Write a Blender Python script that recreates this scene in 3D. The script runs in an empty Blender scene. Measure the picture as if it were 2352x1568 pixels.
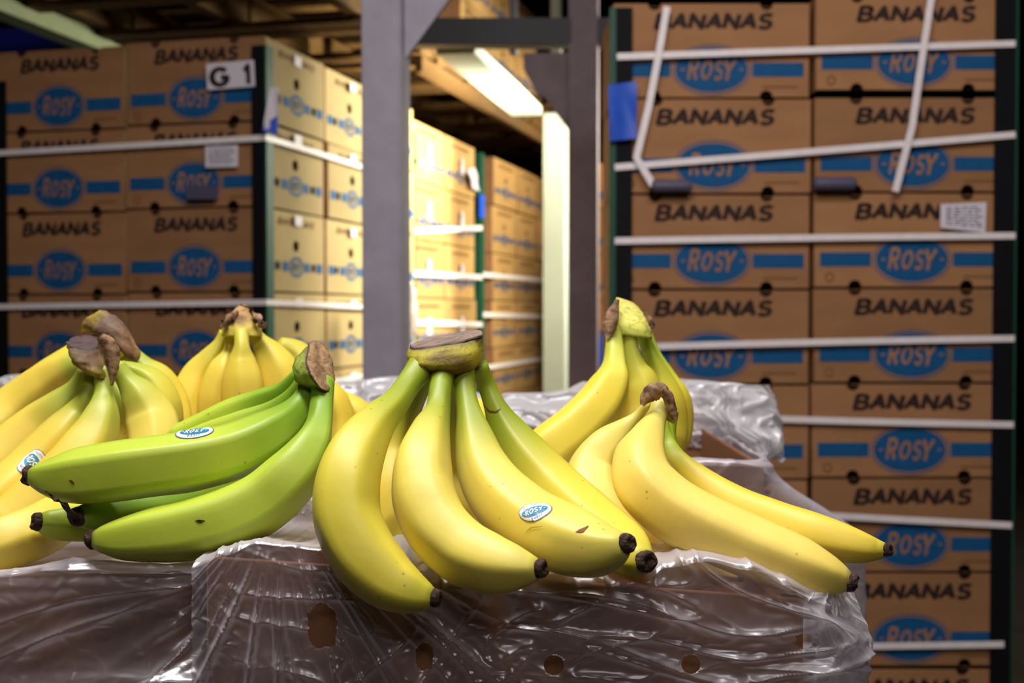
import bpy, bmesh, math, random
from mathutils import Vector, Matrix, noise
from mathutils.bvhtree import BVHTree
random.seed(7)
C = bpy.context.scene.collection
SC = bpy.context.scene
F = 2900.0; CX, CY = 1176.0, 784.0
H = 1.32                                  # eye height of the camera
TH = math.atan((784-715)/F)
# ------------------------------------------------------------------ camera
cam_d = bpy.data.cameras.new('camera'); cam = bpy.data.objects.new('camera', cam_d); C.objects.link(cam)
cam.location = (0, 0, H); cam.rotation_euler = (math.pi/2-TH, 0, 0)
cam_d.sensor_width = 36; cam_d.lens = F/2352*36; cam_d.clip_start = 0.05; cam_d.clip_end = 60
cam_d.dof.use_dof = True; cam_d.dof.focus_distance = 0.84; cam_d.dof.aperture_fstop = 9.5
SC.camera = cam
# ------------------------------------------------------------------ world, lights, exposure
w = bpy.data.worlds.new('world'); SC.world = w; w.use_nodes = True
w.node_tree.nodes['Background'].inputs[0].default_value = (0.8, 0.85, 1, 1)
w.node_tree.nodes['Background'].inputs[1].default_value = 0.02
SC.view_settings.view_transform = 'Standard'; SC.view_settings.look = 'None'
SC.view_settings.exposure = 0.0; SC.view_settings.gamma = 1.0; SC.view_settings.use_curve_mapping = False
SC.cycles.transparent_max_bounces = 24; SC.cycles.max_bounces = 8
def area(name, loc, target, sx, sy, power, col):
    l = bpy.data.lights.new(name, 'AREA'); l.shape = 'RECTANGLE'; l.size = sx; l.size_y = sy; l.energy = power; l.color = col
    o = bpy.data.objects.new(name, l); C.objects.link(o); o.location = loc
    o.rotation_euler = (Vector(target)-Vector(loc)).to_track_quat('-Z', 'Y').to_euler(); return o
area('ceiling_lamp_key', (-0.30, 0.70, 2.75), (0.0, 0.95, 1.2), 1.3, 0.28, 38, (1.0, 0.975, 0.95))
area('ceiling_lamp_stacks', (0.55, 1.25, 3.1), (0.55, 3.0, 1.3), 1.3, 0.3, 22, (1.0, 0.93, 0.93))
area('rear_fill_light', (0.3, -1.4, 3.0), (0.4, 2.2, 1.3), 1.3, 0.4, 14, (1.0, 0.93, 0.95))  # unseen fill added above and behind the camera
area('aisle_lamp', (1.15, 4.9, 2.10), (-0.4, 5.1, 1.55), 0.9, 0.35, 74, (1.0, 0.96, 0.78)).data.spread = math.radians(125)
area('aisle_lamp_far', (0.75, 6.6, 2.6), (0.2, 6.9, 1.2), 0.8, 0.3, 20, (1.0, 0.9, 0.66))
area('deck_fill_light', (0.50, 4.9, 1.35), (-0.05, 5.1, 2.3), 0.3, 0.3, 26, (1.0, 0.94, 0.76)).data.spread = math.radians(75)  # upward fill added to brighten the deck underside and white beam

def P(px, py, Y):                          # pixel + distance -> a point of the place
    d = Vector((0, math.cos(TH), -math.sin(TH))) + Vector((1, 0, 0))*((px-CX)/F) + Vector((0, math.sin(TH), math.cos(TH)))*((CY-py)/F)
    return Vector((0, 0, H)) + d*(Y/d.y)
# ------------------------------------------------------------------ materials
def srgb(r, g, b):
    f = lambda c: (c/255/12.92) if c/255 <= .04045 else ((c/255+.055)/1.055)**2.4
    return (f(r), f(g), f(b), 1)
def mat(name, col, rough=.6, spec=.3, noise_amt=.0, nscale=20, bump=0, bscale=60, metal=0, stretch=None, col2=None):
    m = bpy.data.materials.new(name); m.use_nodes = True; nt = m.node_tree; b = nt.nodes['Principled BSDF']
    b.inputs['Base Color'].default_value = col; b.inputs['Roughness'].default_value = rough
    b.inputs['Specular IOR Level'].default_value = spec; b.inputs['Metallic'].default_value = metal
    tc = nt.nodes.new('ShaderNodeTexCoord'); mp = nt.nodes.new('ShaderNodeMapping')
    nt.links.new(tc.outputs['Object'], mp.inputs[0])
    if stretch: mp.inputs['Scale'].default_value = stretch
    if noise_amt or col2:
        n = nt.nodes.new('ShaderNodeTexNoise'); n.inputs['Scale'].default_value = nscale; n.inputs['Detail'].default_value = 6
        nt.links.new(mp.outputs[0], n.inputs['Vector'])
        mx = nt.nodes.new('ShaderNodeMix'); mx.data_type = 'RGBA'
        mx.inputs[6].default_value = col
        k = 1-noise_amt
        mx.inputs[7].default_value = col2 or (col[0]*k, col[1]*k, col[2]*k, 1)
        r = nt.nodes.new('ShaderNodeValToRGB'); r.color_ramp.elements[0].position = .38; r.color_ramp.elements[1].position = .66
        nt.links.new(n.outputs[0], r.inputs[0]); nt.links.new(r.outputs[0], mx.inputs[0]); nt.links.new(mx.outputs[2], b.inputs['Base Color'])
    if 'cardboard' in name and noise_amt:
        oi = nt.nodes.new('ShaderNodeObjectInfo'); rr2 = nt.nodes.new('ShaderNodeMapRange'); rr2.inputs[3].default_value = .84; rr2.inputs[4].default_value = 1.08; nt.links.new(oi.outputs['Random'], rr2.inputs[0])
        vm = nt.nodes.new('ShaderNodeVectorMath'); vm.operation = 'SCALE'; nt.links.new(mx.outputs[2], vm.inputs[0]); nt.links.new(rr2.outputs[0], vm.inputs['Scale']); nt.links.new(vm.outputs[0], b.inputs['Base Color'])
    if bump:
        n2 = nt.nodes.new('ShaderNodeTexNoise'); n2.inputs['Scale'].default_value = bscale; n2.inputs['Detail'].default_value = 5
        nt.links.new(mp.outputs[0], n2.inputs['Vector'])
        bp = nt.nodes.new('ShaderNodeBump'); bp.inputs['Strength'].default_value = bump; bp.inputs['Distance'].default_value = .002
        nt.links.new(n2.outputs[0], bp.inputs['Height']); nt.links.new(bp.outputs[0], b.inputs['Normal'])
    return m
M = {}
M['card'] = mat('cardboard', srgb(168, 120, 80), .75, .2, .14, 5, .25, 9, stretch=(1, 1, 3))
M['card_open'] = mat('cardboard_open_box', srgb(142, 98, 66), .8, .2, .18, 7, .2, 20)
M['inside'] = mat('box_inside_shade', srgb(40, 26, 16), .9, .1)  # shade of the carton interior put into the colour
M['blue'] = mat('blue_ink', srgb(20, 84, 132), .7, .2, .12, 30)
M['black_ink'] = mat('black_ink', srgb(48, 34, 30), .7, .2)
M['faint_ink'] = mat('faint_ink', srgb(120, 82, 52), .8, .1)
M['card_aisle_lit'] = mat('aisle_lit_cardboard', srgb(182, 158, 108), .75, .2, .12, 5, .25, 9)  # lighter card: aisle light put into the colour of the side panels
M['card_stack_lit'] = mat('stack_lit_cardboard', srgb(184, 144, 88), .75, .2, .12, 5, .25, 9)  # lighter card for the aisle stacks, their bright lighting painted in
M['label'] = mat('white_label', srgb(225, 215, 222), .5, .4)
M['label_grey'] = mat('label_print', srgb(120, 116, 128), .6, .2)
M['strap'] = mat('white_strap', srgb(244, 232, 230), .4, .4, .08, 40)
M['green'] = mat('green_corner_board', srgb(22, 78, 56), .5, .3, .2, 14)
M['dark'] = mat('dark_plastic', srgb(14, 14, 18), .7, .15)
M['steel'] = mat('grey_steel', srgb(164, 156, 168), .65, .35, .16, 12, .3, 60)
M['steel_dark'] = mat('dark_steel', srgb(128, 113, 118), .7, .3, .2, 12, .3, 60)
M['beam'] = mat('dark_beam_paint', srgb(44, 42, 44), .5, .3, .2, 10)
M['white_paint'] = mat('white_painted_steel', srgb(158, 164, 150), .5, .3, .06, 10)
M['green_white'] = mat('green_white_paint', srgb(140, 148, 112), .6, .3, .1, 10)
M['wood'] = mat('pallet_wood', srgb(100, 72, 34), .8, .2, .4, 7, .4, 40, stretch=(1, 8, 8))
M['blue_tarp'] = mat('blue_tarpaulin', srgb(34, 42, 140), .5, .4, .3, 6, .5, 20)
M['blue_tag'] = mat('blue_tape', srgb(24, 84, 200), .45, .4, .15, 12)
M['violet'] = mat('grey_violet_plastic', srgb(84, 78, 100), .5, .4)
M['concrete'] = mat('concrete_floor', srgb(84, 80, 76), .7, .3, .3, 3, .3, 30)
M['wall'] = mat('warehouse_wall', srgb(24, 22, 20), .85, .2, .3, 2)
M['ceiling'] = mat('ceiling_dark', srgb(30, 27, 22), .9, .1, .3, 2)
M['tip'] = mat('banana_tip', srgb(42, 30, 26), .75, .3, .6, 300, .9, 500, col2=srgb(92, 66, 48))
M['stk_white'] = mat('sticker_white', srgb(244, 238, 240), .35, .5)
M['stk_blue'] = mat('sticker_blue', srgb(40, 136, 172), .35, .5)
M['stk_rim'] = mat('sticker_rim', srgb(96, 120, 140), .4, .5)
M['dry'] = mat('dried_scale', srgb(168, 132, 100), .8, .2, .5, 160, .5, 260, col2=srgb(84, 60, 48))
M['paper'] = mat('white_paper', srgb(235, 228, 222), .7, .2)

def banana_mat():
    m = bpy.data.materials.new('banana_peel'); m.use_nodes = True; nt = m.node_tree; b = nt.nodes['Principled BSDF']; L = nt.links.new
    at = nt.nodes.new('ShaderNodeVertexColor'); at.layer_name = 'Col'
    tc = nt.nodes.new('ShaderNodeTexCoord')
    n = nt.nodes.new('ShaderNodeTexNoise'); n.inputs['Scale'].default_value = 55; n.inputs['Detail'].default_value = 4; L(tc.outputs['Object'], n.inputs['Vector'])
    mr = nt.nodes.new('ShaderNodeMapRange'); mr.inputs[1].default_value = .35; mr.inputs[2].default_value = .7; mr.inputs[3].default_value = 0.0; mr.inputs[4].default_value = .16
    L(n.outputs[0], mr.inputs[0])
    mx = nt.nodes.new('ShaderNodeMix'); mx.data_type = 'RGBA'; mx.blend_type = 'MULTIPLY'
    L(mr.outputs[0], mx.inputs[0]); L(at.outputs[0], mx.inputs[6]); mx.inputs[7].default_value = (.80, .86, .25, 1)
    # sparse brown specks
    v = nt.nodes.new('ShaderNodeTexVoronoi'); v.inputs['Scale'].default_value = 95; v.inputs['Randomness'].default_value = 1; L(tc.outputs['Object'], v.inputs['Vector'])
    n3 = nt.nodes.new('ShaderNodeTexNoise'); n3.inputs['Scale'].default_value = 26; L(tc.outputs['Object'], n3.inputs['Vector'])
    r1 = nt.nodes.new('ShaderNodeMapRange'); r1.inputs[1].default_value = .05; r1.inputs[2].default_value = .11; r1.inputs[3].default_value = 1; r1.inputs[4].default_value = 0; L(v.outputs['Distance'], r1.inputs[0])
    r2 = nt.nodes.new('ShaderNodeMapRange'); r2.inputs[1].default_value = .52; r2.inputs[2].default_value = .6; L(n3.outputs[0], r2.inputs[0])
    mu = nt.nodes.new('ShaderNodeMath'); mu.operation = 'MULTIPLY'; L(r1.outputs[0], mu.inputs[0]); L(r2.outputs[0], mu.inputs[1])
    mu2 = nt.nodes.new('ShaderNodeMath'); mu2.operation = 'MULTIPLY'; L(mu.outputs[0], mu2.inputs[0]); mu2.inputs[1].default_value = .55
    mx2 = nt.nodes.new('ShaderNodeMix'); mx2.data_type = 'RGBA'; L(mu2.outputs[0], mx2.inputs[0]); L(mx.outputs[2], mx2.inputs[6]); mx2.inputs[7].default_value = (.22, .10, .02, 1)
    L(mx2.outputs[2], b.inputs['Base Color'])
    b.inputs['Roughness'].default_value = .44; b.inputs['Specular IOR Level'].default_value = .42
    b.inputs['Subsurface Weight'].default_value = .12; b.inputs['Subsurface Radius'].default_value = (.006, .004, .001); b.inputs['Subsurface Scale'].default_value = 1
    n4 = nt.nodes.new('ShaderNodeTexNoise'); n4.inputs['Scale'].default_value = 160; n4.inputs['Detail'].default_value = 3; L(tc.outputs['Object'], n4.inputs['Vector'])
    bp = nt.nodes.new('ShaderNodeBump'); bp.inputs['Strength'].default_value = .12; bp.inputs['Distance'].default_value = .001
    L(n4.outputs[0], bp.inputs['Height']); L(bp.outputs[0], b.inputs['Normal'])
    return m
M['banana'] = banana_mat()
def crown_mat(name, rough_bump):
    m = bpy.data.materials.new(name); m.use_nodes = True; nt = m.node_tree; b = nt.nodes['Principled BSDF']; L = nt.links.new
    at = nt.nodes.new('ShaderNodeVertexColor'); at.layer_name = 'Col'; tc = nt.nodes.new('ShaderNodeTexCoord')
    n = nt.nodes.new('ShaderNodeTexNoise'); n.inputs['Scale'].default_value = 120; n.inputs['Detail'].default_value = 6; n.inputs['Distortion'].default_value = 1.5; L(tc.outputs['Object'], n.inputs['Vector'])
    r = nt.nodes.new('ShaderNodeMapRange'); r.inputs[1].default_value = .5; r.inputs[2].default_value = .72; r.inputs[4].default_value = .6; L(n.outputs[0], r.inputs[0])
    mx = nt.nodes.new('ShaderNodeMix'); mx.data_type = 'RGBA'; mx.blend_type = 'MULTIPLY'; L(r.outputs[0], mx.inputs[0]); L(at.outputs[0], mx.inputs[6]); mx.inputs[7].default_value = (.25, .17, .12, 1)
    L(mx.outputs[2], b.inputs['Base Color']); b.inputs['Roughness'].default_value = .6; b.inputs['Specular IOR Level'].default_value = .3
    bp = nt.nodes.new('ShaderNodeBump'); bp.inputs['Strength'].default_value = rough_bump; bp.inputs['Distance'].default_value = .0015
    L(n.outputs[0], bp.inputs['Height']); L(bp.outputs[0], b.inputs['Normal']); return m
M['crown'] = crown_mat('banana_crown', .5); M['cut'] = crown_mat('crown_cut', .9)

def film_mat(name, base, edge, tint, gl=.55, rough=.16):
    m = bpy.data.materials.new(name); m.use_nodes = True; nt = m.node_tree; nt.nodes.clear(); L = nt.links.new
    out = nt.nodes.new('ShaderNodeOutputMaterial'); tc = nt.nodes.new('ShaderNodeTexCoord')
    n = nt.nodes.new('ShaderNodeTexNoise'); n.inputs['Scale'].default_value = 42; n.inputs['Detail'].default_value = 5; n.inputs['Distortion'].default_value = 2.2; n.noise_type = 'RIDGED_MULTIFRACTAL'
    mp = nt.nodes.new('ShaderNodeMapping'); mp.inputs['Scale'].default_value = (.5, 1, 1); mp.inputs['Rotation'].default_value = (0, .5, 0)
    L(tc.outputs['Object'], mp.inputs[0]); L(mp.outputs[0], n.inputs['Vector'])
    bp = nt.nodes.new('ShaderNodeBump'); bp.inputs['Strength'].default_value = .8; bp.inputs['Distance'].default_value = .0016; L(n.outputs[0], bp.inputs['Height'])
    tr = nt.nodes.new('ShaderNodeBsdfTransparent'); tr.inputs[0].default_value = (.96, .95, .96, 1)
    df = nt.nodes.new('ShaderNodeBsdfDiffuse'); df.inputs[0].default_value = tint; L(bp.outputs[0], df.inputs['Normal'])
    tl = nt.nodes.new('ShaderNodeBsdfTranslucent'); tl.inputs[0].default_value = tint; L(bp.outputs[0], tl.inputs['Normal'])
    g = nt.nodes.new('ShaderNodeBsdfAnisotropic'); g.inputs['Roughness'].default_value = rough; g.inputs['Color'].default_value = (.95, .93, .97, 1); L(bp.outputs[0], g.inputs['Normal'])
    a = nt.nodes.new('ShaderNodeMixShader'); a.inputs[0].default_value = .45; L(df.outputs[0], a.inputs[1]); L(tl.outputs[0], a.inputs[2])
    bmx = nt.nodes.new('ShaderNodeMixShader'); bmx.inputs[0].default_value = gl; L(a.outputs[0], bmx.inputs[1]); L(g.outputs[0], bmx.inputs[2])
    lw = nt.nodes.new('ShaderNodeLayerWeight'); lw.inputs[0].default_value = .45; L(bp.outputs[0], lw.inputs['Normal'])
    mr = nt.nodes.new('ShaderNodeMapRange'); mr.inputs[1].default_value = .05; mr.inputs[2].default_value = .55; mr.inputs[3].default_value = base; mr.inputs[4].default_value = edge
    L(lw.outputs['Facing'], mr.inputs[0])
    fx = nt.nodes.new('ShaderNodeMixShader'); L(mr.outputs[0], fx.inputs[0]); L(tr.outputs[0], fx.inputs[1]); L(bmx.outputs[0], fx.inputs[2])
    L(fx.outputs[0], out.inputs[0]); return m
M['film'] = film_mat('clear_film', .31, .92, (.86, .78, .84, 1), .36, .30)
M['film_milky'] = film_mat('milky_film', .5, .96, (.95, .92, .94, 1), .25, .32)
# ------------------------------------------------------------------ object helpers
def link(name, me, m=None, parent=None, smooth=False):
    o = bpy.data.objects.new(name, me); C.objects.link(o)
    if m: me.materials.append(m)
    if smooth: me.polygons.foreach_set('use_smooth', [True]*len(me.polygons))
    if parent: o.parent = parent
    return o
def obj(name, vs, fs, m, parent=None, smooth=False):
    me = bpy.data.meshes.new(name); me.from_pydata([tuple(v) for v in vs], [], fs); me.update()
    return link(name, me, m, parent, smooth)
def empty(name, loc, rz=0):
    o = bpy.data.objects.new(name, None); o.empty_display_size = .05; C.objects.link(o); o.location = loc; o.rotation_euler = (0, 0, rz); return o
def tag(o, label, cat, group=None, kind=None):
    o['label'] = label; o['category'] = cat
    if group: o['group'] = group
    if kind: o['kind'] = kind
    return o
def struct(o): o['kind'] = 'structure'; return o
def box_geo(x0, x1, y0, y1, z0, z1):
    v = [(x, y, z) for z in (z0, z1) for y in (y0, y1) for x in (x0, x1)]
    return v, [(0, 2, 3, 1), (4, 5, 7, 6), (0, 1, 5, 4), (2, 6, 7, 3), (0, 4, 6, 2), (1, 3, 7, 5)]
def bevel(o, w=.003, seg=2):
    b = bmesh.new(); b.from_mesh(o.data); bmesh.ops.bevel(b, geom=b.edges[:], offset=w, segments=seg, affect='EDGES'); b.to_mesh(o.data); b.free(); return o
def bx(name, x0, x1, y0, y1, z0, z1, m, parent=None, bev=.0):
    o = obj(name, *box_geo(x0, x1, y0, y1, z0, z1), m, parent)
    if bev: bevel(o, bev)
    return o
def children(o): return list(o.children)
def copy_tree(o, kids, parent=None):
    c = o.copy(); C.objects.link(c); c.parent = parent
    for ch, sub in kids: copy_tree(ch, sub, c)
    return c
def tree(o): return [(ch, tree(ch)) for ch in o.children]

def arc_(cx, cy, a, b, t0, t1, n=9): return [(cx+a*math.cos(math.radians(t0+(t1-t0)*i/n)), cy+b*math.sin(math.radians(t0+(t1-t0)*i/n))) for i in range(n+1)]
GL = {'A': (.72, [[(0, 0), (.36, 1), (.72, 0)], [(.12, .34), (.60, .34)]]), 'N': (.66, [[(0, 0), (0, 1), (.66, 0), (.66, 1)]]),
      'B': (.60, [[(0, .52), (.34, .52)]+arc_(.34, .76, .22, .24, -90, 90)+[(0, 1), (0, 0), (.36, 0)]+arc_(.36, .26, .26, .26, -90, 90)+[(0, .52)]]),
      'S': (.58, [arc_(.30, .75, .27, .25, 25, 250)+arc_(.30, .25, .29, .26, 70, -155)]),
      'R': (.60, [[(0, 0), (0, 1), (.34, 1)]+arc_(.34, .75, .25, .25, 90, -90)+[(0, .5)], [(.28, .5), (.62, 0)]]),
      'O': (.70, [arc_(.35, .5, .35, .5, 90, 450, 22)]), 'Y': (.66, [[(0, 1), (.33, .48), (.66, 1)], [(.33, .48), (.33, 0)]]),
      'G': (.72, [arc_(.38, .5, .38, .5, 40, 330, 18)+[(.72, .26), (.72, .46), (.44, .46)]]), 'U': (.62, [[(0, 1), (0, .3)]+arc_(.31, .3, .31, .3, 180, 360)+[(.62, 1)]]),
      'T': (.62, [[(0, 1), (.62, 1)], [(.31, 1), (.31, 0)]]), 'E': (.52, [[(.52, 1), (0, 1), (0, 0), (.52, 0)], [(0, .5), (.46, .5)]]),
      'M': (.78, [[(0, 0), (0, 1), (.39, .2), (.78, 1), (.78, 0)]]), 'L': (.5, [[(0, 1), (0, 0), (.5, 0)]]), 'C': (.66, [arc_(.36, .5, .36, .5, 45, 315, 16)]),
      '4': (.6, [[(.46, 0), (.46, 1), (0, .3), (.62, .3)]]), '0': (.54, [arc_(.27, .5, .27, .5, 90, 450, 20)]), '1': (.3, [[(0, .72), (.24, 1), (.24, 0)]]),
      '#': (.6, [[(.1, 0), (.22, 1)], [(.4, 0), (.52, 1)], [(0, .34), (.6, .34)], [(0, .66), (.6, .66)]]), '-': (.24, [[(0, .5), (.24, .5)]])}
_fc = {}
def text_fit(st, w, h, shear=0, th=.17, gap=.13):       # block lettering drawn as strokes, scaled to a width and a height
    key = (st, shear, th)
    if key not in _fc:
        V = []; Fs = []; x0 = 0
        for ch in st:
            gw, strokes = GL[ch]
            for pl in strokes:
                for (xa, ya), (xb, yb) in zip(pl, pl[1:]):
                    dx, dy = xb-xa, yb-ya; l = math.hypot(dx, dy)
                    if l < 1e-6: continue
                    nx, ny = -dy/l*th/2, dx/l*th/2; k = len(V)
                    V += [(x0+xa+nx, ya+ny), (x0+xa-nx, ya-ny), (x0+xb-nx, yb-ny), (x0+xb+nx, yb+ny)]; Fs.append((k, k+1, k+2, k+3))
                for (xa, ya) in pl[1:-1]:
                    k = len(V); V += [(x0+xa+th/2*math.cos(math.pi/4*i), ya+th/2*math.sin(math.pi/4*i)) for i in range(8)]; Fs.append(tuple(range(k, k+8)))
            x0 += gw+th+gap
        V = [(x+shear*y, y) for x, y in V]; _fc[key] = (V, Fs)
    V, Fs = _fc[key]; xa = min(v[0] for v in V); xb = max(v[0] for v in V); ya = min(v[1] for v in V); yb = max(v[1] for v in V)
    return [((x-(xa+xb)/2)*w/(xb-xa), (y-(ya+yb)/2)*h/(yb-ya)) for x, y in V], Fs
def curve_panel(name, outline, holes, thick, bev, m, parent, xf):   # flat board with notches and holes; xf maps (x, z, y) to place
    cu = bpy.data.curves.new(name, 'CURVE'); cu.dimensions = '2D'; cu.fill_mode = 'BOTH'; cu.extrude = thick/2-bev; cu.bevel_depth = bev; cu.bevel_resolution = 1; cu.offset = -bev
    for pts in [outline]+holes:
        sp = cu.splines.new('POLY'); sp.points.add(len(pts)-1); sp.use_cyclic_u = True
        for i, (x, y) in enumerate(pts): sp.points[i].co = (x, y, 0, 1)
    o = bpy.data.objects.new(name, cu); C.objects.link(o); bpy.context.view_layer.update()
    me = bpy.data.meshes.new_from_object(o.evaluated_get(bpy.context.evaluated_depsgraph_get()))
    bpy.data.objects.remove(o); bpy.data.curves.remove(cu)
    me.transform(xf); me.name = name; me.materials.clear()
    return link(name, me, m, parent)
def ell(cx, cy, a, b, n=28, a0=0, a1=2*math.pi): return [(cx+a*math.cos(a0+(a1-a0)*i/n), cy+b*math.sin(a0+(a1-a0)*i/n)) for i in range(n)]
def notched(w, h, nx, r):
    pts = [(-w/2, 0)]
    for x in nx: pts += [(x+r*math.cos(math.pi-math.pi*i/10), r*math.sin(math.pi-math.pi*i/10)) for i in range(11)]
    pts += [(w/2, 0), (w/2, h)]
    for x in reversed(nx): pts += [(x+r*math.cos(-math.pi*i/10), h+r*math.sin(-math.pi*i/10)) for i in range(11)]
    pts += [(-w/2, h)]
    return pts
FX = Matrix(((1, 0, 0, 0), (0, 0, -1, 0), (0, 1, 0, 0), (0, 0, 0, 1)))    # (x, y, z) panel -> (x, -z, y): faces -y

def carton(w, d, h, front, side, pale=False, lit_side=False):
    """printed banana carton; origin at base centre, front towards -y"""
    card = M['card_aisle_lit'] if pale else M['card']
    root = empty('banana_carton', (0, 0, 0))
    bx('dark_core', -w/2+.02, w/2-.02, -d/2+.02, d/2-.02, .004, h-.006, M['inside'], root)  # dark block behind the holes, standing in for the shade inside
    bx('lid', -w/2+.006, w/2-.006, -d/2+.03, d/2-.006, h-.007, h-.003, card, root)
    t = .005
    def panel(name, W, kind, tr, card=card):
        holes = []
        if kind == 'front': ol = notched(W-.002, h-.003, (-W*.29, W*.28), .0165)
        elif kind == 'side':
            ol = notched(W-.002, h-.003, (), .0155)
            holes = [ell(0, h*.57, .021, .017, 16), ell(-W*.30, h*.31, .016, .014, 14), ell(W*.30, h*.31, .016, .014, 14)]
        else: ol = notched(W-.002, h-.003, (), .015)
        p = curve_panel(name, ol, holes, t, .0014, card, root, tr@FX); return p
    def flat(name, geo, m, par, tr, cx, cz, off=.0036):
        vs, fs = geo
        lay = [0]*len(vs)
        if 'lettering' in name:
            for i, f in enumerate(fs):
                for q in f: lay[q] = i % 24
        return obj(name, [tr@Vector((x+cx, -off-.00005*lay[i], z+cz)) for i, (x, z) in enumerate(vs)], fs, m, par)
    def fan(pts): return pts, [tuple(range(len(pts)))]
    def ring(cx, cy, a, b, tt, n=36):
        o1 = ell(cx, cy, a, b, n); o2 = ell(cx, cy, a-tt, b-tt, n)
        return o1+o2, [(i, (i+1) % n, n+(i+1) % n, n+i) for i in range(n)]
    def join(gs):
        V = []; Fs = []
        for v, f in gs:
            k = len(V); V += v; Fs += [tuple(i+k for i in q) for q in f]
        return V, Fs
    def rect(x0, x1, y0, y1): return [(x0, y0), (x1, y0), (x1, y1), (x0, y1)], [(0, 1, 2, 3)]
    TF = Matrix.Translation((0, -d/2+t/2, 0)); TR = Matrix.Rotation(math.pi/2, 4, 'Z')@Matrix.Translation((0, -w/2+t/2, 0))
    TL = Matrix.Rotation(-math.pi/2, 4, 'Z')@Matrix.Translation((0, -w/2+t/2, 0)); TB = Matrix.Rotation(math.pi, 4, 'Z')@Matrix.Translation((0, -d/2+t/2, 0))
    def printed(pn, tr, W, kind):
        if kind == 'front':
            flat('lettering', text_fit('BANANAS', W*.61, h*.18, .17, .27, -.02), M['black_ink'], pn, tr, W*.01, h*.80)
            ez = h*.29; a = W*.185; b = h*.235
            flat('emblem', fan(ell(0, ez, a, b, 40)), M['blue'], pn, tr, 0, 0, .0034); flat('emblem_ring', ring(0, ez, a+.008, b+.008, .0028), M['blue'], pn, tr, 0, 0, .0034)
            flat('stripe', rect(-W*.47, -a-.012, ez-h*.075, ez+h*.075), M['blue'], pn, tr, 0, 0, .0034); flat('stripe', rect(a+.012, W*.47, ez-h*.075, ez+h*.075), M['blue'], pn, tr, 0, 0, .0034)
            g = [((lambda v, f: ([(x+dx, y+dy) for x, y in v], f))(*text_fit(c, a*wd, b*hh, .25, .20))) for c, dx, dy, wd, hh in
                 (('R', -a*.50, .002, .34, 1.05), ('O', -a*.13, -.001, .32, .86), ('S', a*.20, -.002, .26, .92), ('Y', a*.52, 0, .36, .98))]
            g += [rect(-a*.86, -a*.74, -.002, .002), rect(a*.76, a*.88, -.002, .002)]
            flat('emblem_lettering', join(g), card, pn, tr, 0, ez, .0040)
            flat('small_print', rect(W*.26, W*.44, .0, .004), M['faint_ink'], pn, tr, 0, h*.10)
            flat('stamp', ring(-W*.42, 0, .012, .012, .004, 16), M['faint_ink'], pn, tr, 0, h*.10)
        else:
            ez = h*.31; a = W*.125; b = h*.13
            flat('emblem', ring(0, ez, a, b, .010), M['blue'], pn, tr, 0, 0, .0034)
            for xa, xb in ((-W*.235, -a-.006), (a+.006, W*.235), (-W*.46, -W*.35), (W*.35, W*.46)): flat('stripe', rect(xa, xb, ez-h*.06, ez+h*.06), M['blue'], pn, tr, 0, 0, .0034)
            flat('emblem_lettering', text_fit('ROSY', a*1.3, b*.9, .2, .2), M['blue'], pn, tr, 0, ez)
            flat('lettering', text_fit('BANANAS', W*.62, h*.085, .2, .17), M['faint_ink'], pn, tr, 0, h*.86)
    pf = panel('front_panel', w, front, TF); printed(pf, TF, w, front) if front != 'plain' else None
    ps = panel('side_panel', d-.012, side, TR, (M['card_stack_lit'] if front == 'plain' else M['card_aisle_lit']) if lit_side else card); printed(ps, TR, d-.012, side) if side != 'plain' else None  # aisle-facing panel takes the card with the light painted in
    panel('side_panel', d-.012, 'plain', TL); panel('back_panel', w, 'plain', TB)
    return root
ORD = ['top', 'second', 'third', 'fourth', 'fifth', 'sixth', 'seventh', 'eighth', 'ninth']
A = math.radians(14); AD = Vector((math.sin(A), math.cos(A), 0)); LD = Vector((-math.cos(A), math.sin(A), 0))   # aisle direction, and left of it
RH = .243; Z0 = .164; NR = 8

# ------------------------------------------------------------------ setting
def rect_struct(name, *a): return struct(bx(name, *a))
rect_struct('floor', -6, 6, -3, 13, -.1, 0, M['concrete'])
rect_struct('ceiling', -6, 6, -3, 13, 4.6, 4.7, M['ceiling'])
rect_struct('wall_back', -6, 6, 13, 13.2, 0, 4.6, M['wall'])
rect_struct('wall_left', -6.2, -6, -3, 13, 0, 4.6, M['wall'])
rect_struct('wall_right', 6, 6.2, -3, 13, 0, 4.6, M['wall'])
rect_struct('wall_front', -6, 6, -3.2, -3, 0, 4.6, M['wall'])

# pallets -------------------------------------------------------------
def make_pallet(L, W):
    root = empty('wooden_pallet', (0, 0, 0)); t = .018
    for y in (-W/2+.05, 0, W/2-.05): bx('stringer', -L/2, L/2, y-.025, y+.025, t, t+.128, M['wood'], root, .003)
    n = 6
    for i in range(n):
        x = -L/2+.05+i*(L-.1)/(n-1)
        bx('deck_board', x-.045, x+.045, -W/2, W/2, t+.128, 2*t+.128, M['wood'], root)
        if i in (0, 2, 3, 5): bx('bottom_board', x-.045, x+.045, -W/2, W/2, 0, t, M['wood'], root)
    return root
pal = make_pallet(1.2, 1.02); pal_tree = tree(pal); pal_used = [False]
def pallet(c, rz, z, label, group=None):
    if not pal_used[0]: o = pal; pal_used[0] = True
    else: o = copy_tree(pal, pal_tree)
    o.location = (c[0], c[1], z); o.rotation_euler = (0, 0, rz); tag(o, label, 'pallet', group); return o

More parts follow.
